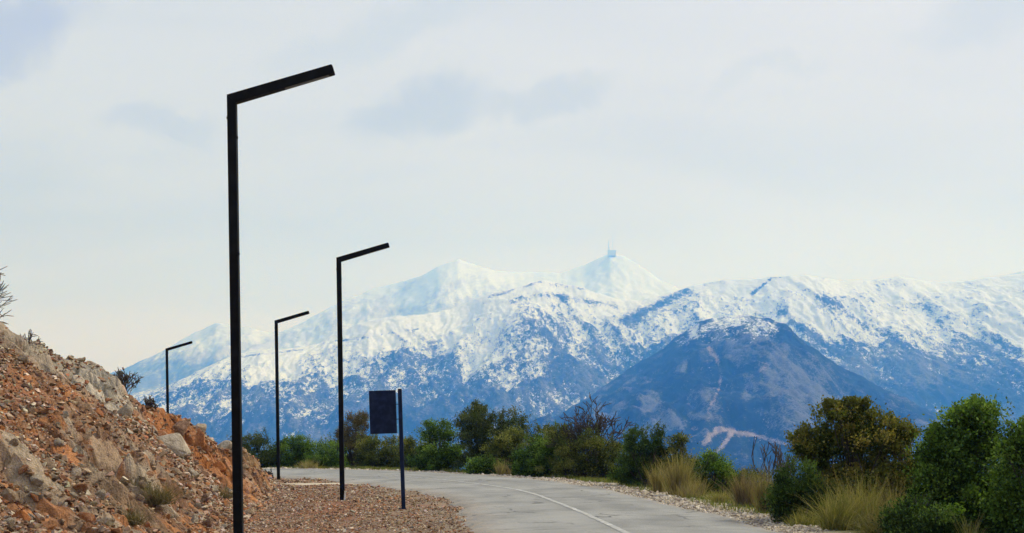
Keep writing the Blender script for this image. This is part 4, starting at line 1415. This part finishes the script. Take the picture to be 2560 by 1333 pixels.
def grass(label, px, py, hpx, wpx, blades, cols, seed, name='grass_clump', cat='grass', group='dry grass clumps on the verge', arch=0.35, width=0.006, base=None, vertical=1.0):
    r = np.random.default_rng(seed)
    if base is None:
        p = on_flat(px, py)
    else:
        p = Vector(base)
    z0 = float(any_z(p.x, p.y)[0])
    k = p.y / FPX
    hgt, wid_ = hpx * k * 1.22, wpx * k * 1.1
    root_x = r.normal(0, 0.22, (blades, 2)) * wid_ * 0.5
    az = r.uniform(0, 2 * np.pi, blades)
    out_ = np.abs(r.normal(0, 1, blades)) * arch
    dirs = np.stack([np.cos(az) * out_ + root_x[:, 0] / (wid_ + 1e-6) * 0.9, np.sin(az) * out_ * 0.8, np.full(blades, vertical)], 1)
    dirs /= np.linalg.norm(dirs, axis=1)[:, None]
    Lb = hgt * np.clip(r.normal(0.62, 0.27, blades), 0.2, 1.2)
    base_ = np.stack([root_x[:, 0], root_x[:, 1] * 0.7, np.full(blades, -0.02)], 1)
    side = np.cross(dirs, np.array([0, 0, 1.0]) + r.normal(0, 0.3, (blades, 3)))
    side /= np.linalg.norm(side, axis=1)[:, None] + 1e-9
    face = r.uniform(0, np.pi, (blades, 1))
    side = side * np.cos(face) + np.cross(side, dirs) * np.sin(face)
    NSEG = 4
    rows = []
    for i in range(NSEG + 1):
        s = i / NSEG
        droop = np.stack([dirs[:, 0], dirs[:, 1], np.zeros(blades)], 1) * (s ** 2 * 0.55)[None if False else ...] if False else np.stack([dirs[:, 0], dirs[:, 1], -0.35 * np.hypot(dirs[:, 0], dirs[:, 1])], 1) * (s ** 2.2 * 0.6)
        c_ = base_ + (dirs * s + droop) * Lb[:, None]
        wv = width * (1 - 0.85 * s)
        rows.append(np.stack([c_ - side * wv, c_ + side * wv], 1))
    V = np.stack(rows, 1).reshape(-1, 3)
    q = []
    for i in range(NSEG):
        q.append([2 * i, 2 * i + 1, 2 * i + 3, 2 * i + 2])
    F = (np.array(q)[None] + (np.arange(blades) * 2 * (NSEG + 1))[:, None, None]).reshape(-1, 4)
    cols = np.array(cols)
    t_ = cols[r.integers(0, len(cols), blades)] * r.uniform(0.7, 1.25, (blades, 1))
    o = mesh_np(name, V, F, M['leaf'], colour=np.repeat(t_, 2 * (NSEG + 1), 0))
    o.location = (p.x, p.y, z0)
    return tag(o, label, cat, group)


STRAW = [(0.42, 0.33, 0.16), (0.34, 0.27, 0.12), (0.26, 0.22, 0.09), (0.20, 0.15, 0.07)]
GREENISH = [(0.24, 0.22, 0.07), (0.30, 0.26, 0.09), (0.17, 0.18, 0.05), (0.38, 0.31, 0.14)]
REED = [(0.27, 0.19, 0.12), (0.20, 0.145, 0.09), (0.33, 0.25, 0.16), (0.14, 0.10, 0.065)]
grass('tall pale straw grass clump before the rounded green shrub', 1700, 1234, 84, 95, 1100, STRAW, 61, arch=0.16, width=0.006)
grass('narrow straw grass clump at the foot of the juniper', 1646, 1230, 66, 46, 480, STRAW, 62, arch=0.14, width=0.006)
grass('low straw tuft at the side of the tall pale clump', 1745, 1236, 46, 60, 420, STRAW, 63, arch=0.3, width=0.006)
grass('brown reed clump against the dark sapling twigs', 1862, 1262, 78, 70, 900, REED, 64, arch=0.22, width=0.005)
grass('upright yellow green reed clump leaning on the dark low shrub', 1912, 1276, 92, 48, 800, REED[:3] + GREENISH[:2], 65, arch=0.12, width=0.005)
grass('large arching green and straw grass fountain before the olive shrub', 2150, 1318, 118, 200, 1100, GREENISH + STRAW[:2], 66, arch=0.36, width=0.0045)
grass('second arching grass clump beside the big fountain of grass', 2090, 1322, 92, 110, 700, GREENISH, 67, arch=0.45, width=0.0055)
grass('straw coloured dry grass under the olive brown shrub', 2235, 1312, 105, 110, 600, STRAW + REED, 68, arch=0.3, width=0.005)
grass('thin grass spray at the foot of the biggest green shrub', 2425, 1345, 70, 60, 160, GREENISH, 69, arch=0.2, width=0.006)
grass('pale dry grass strip under the shrubs at the bend', 770, 1172, 22, 90, 420, STRAW, 70, arch=0.4, width=0.014)
grass('small dry grass tuft at the foot of the olive shrub', 1250, 1188, 36, 26, 260, STRAW, 71, arch=0.2, width=0.01)
grass('thin pale grass tuft beside the small dark green shrub', 1268, 1186, 30, 26, 220, STRAW + REED, 72, arch=0.25, width=0.01)
grass('low straw fringe beside the brown reed clump', 1800, 1252, 34, 90, 420, STRAW + GREENISH, 73, arch=0.5, width=0.005)
grass('short yellow green grass fringe before the dark low shrub', 2010, 1312, 38, 120, 520, GREENISH, 74, arch=0.6, width=0.005)
grass('bent straw grass spilling over at the big fountain of grass', 2195, 1330, 70, 130, 520, STRAW + GREENISH, 75, arch=0.75, width=0.005)
grass('dry grass fringe below the narrow upright shrub', 1722, 1240, 40, 120, 380, STRAW + REED, 76, arch=0.55, width=0.006)
for (lab, px, py, h_, sd) in [('dry weed stalks just behind the sign post foot', 1034, 1262, 34, 81), ('thin dry weed left of the sign post', 972, 1240, 26, 82), ('single dry weed between lamp and sign', 1046, 1250, 24, 83), ('sparse weed stalks in the gravel before the lamp', 790, 1232, 20, 84)]:
    grass(lab, px, py, h_, 16, 9, REED, sd, name='dry_weed', cat='weed', group='dry weeds in the gravel', arch=0.3, width=0.005)
for (lab, px, py, h_, w_, n_, sd) in [('brown dry grass tuft low on the bank below the pale rocks', 335, 1235, 55, 110, 500, 91), ('grey brown grass tuft at the foot of the bank', 395, 1290, 60, 130, 650, 92), ('dry grass tuft beside the tall lamp post', 560, 1235, 40, 60, 320, 93), ('small dark tuft on the bank above the rubble', 285, 1215, 26, 40, 200, 94),
                                     ('faded grass tuft between rubble and bank', 215, 1200, 36, 90, 300, 95), ('pale grass tuft at the lowest edge of the bank', 330, 1320, 46, 100, 420, 96)]:
    hx, hy = hill_hit(px, py)
    cols = [(0.20, 0.145, 0.095), (0.15, 0.115, 0.07), (0.26, 0.20, 0.13), (0.11, 0.10, 0.05)] if sd != 94 else [(0.05, 0.06, 0.025), (0.08, 0.085, 0.04)]
    grass(lab, 0, 0, h_, w_, n_, cols, sd, name='grass_tuft', cat='grass', group='dry grass tufts on the bank', arch=0.7, width=0.004, base=(hx, hy, 0))

# short turf along the outer verge: uncountable
r = np.random.default_rng(33)
n = 60000
k = r.integers(0, len(S), n)
off_ = r.uniform(0.7, 3.2, n)
xx, yy = B[k, 0] + ux[k] * off_, B[k, 1] + uy[k] * off_
g_ = fbm(xx * 0.4, yy * 0.4, 3, seed=641)
ok = (yy > 12) & (yy < 66) & (np.abs(xx / yy) < 0.47) & (off_ + 0.8 * g_ > 1.0) & (r.random(n) < 0.9)
xx, yy = xx[ok], yy[ok]
zz = ground_z(xx, yy)
m_ = len(xx)
hgt = r.uniform(0.03, 0.11, m_) * (0.8 + yy / 60)
az = r.uniform(0, 6.28, m_)
wv = 0.006 * (0.8 + yy / 30)
tip = np.stack([xx + r.normal(0, 0.03, m_), yy + r.normal(0, 0.03, m_), zz + hgt], 1)
V = np.stack([np.stack([xx - np.cos(az) * wv, yy - np.sin(az) * wv, zz - 0.01], 1), np.stack([xx + np.cos(az) * wv, yy + np.sin(az) * wv, zz - 0.01], 1), tip], 1).reshape(-1, 3)
pal = np.array([(0.13, 0.15, 0.035), (0.19, 0.19, 0.05), (0.09, 0.115, 0.03), (0.28, 0.23, 0.11)])
tint = pal[r.choice(4, m_, p=(0.35, 0.3, 0.2, 0.15))] * r.uniform(0.7, 1.2, (m_, 1))
tf = mesh_np('verge_grass', V, np.arange(m_ * 3).reshape(-1, 3), M['leaf'], colour=np.repeat(tint, 3, 0))
kind(tf, 'stuff')
tag(tf, 'short green grass on the verge below the shrubs', 'grass')

# ------------------------------------------------------------------ haze
hm = bpy.data.materials.new('mountain_haze')
hm.use_nodes = True
ht = NT(hm.node_tree)
vol = ht.new('ShaderNodeVolumePrincipled', {'Color': (0.055, 0.29, 1.0), 'Density': 1.85e-4, 'Anisotropy': 0.2, 'Absorption Color': (1.0, 1.0, 1.0)})
ho = ht.new('ShaderNodeOutputMaterial')
ht.t.links.new(vol.outputs[0], ho.inputs['Volume'])
bm = bmesh.new()
bmesh.ops.create_cube(bm, size=1.0)
bmesh.ops.scale(bm, vec=(31800, 20000, 1990 - (VALLEY - 8)), verts=bm.verts)
bmesh.ops.translate(bm, vec=(0, 5900, (1990 + VALLEY - 8) / 2), verts=bm.verts)
hz = bm_obj('haze', bm, hm)
kind(hz, 'stuff')
tag(hz, 'thin blue haze filling the air before the mountains', 'haze')
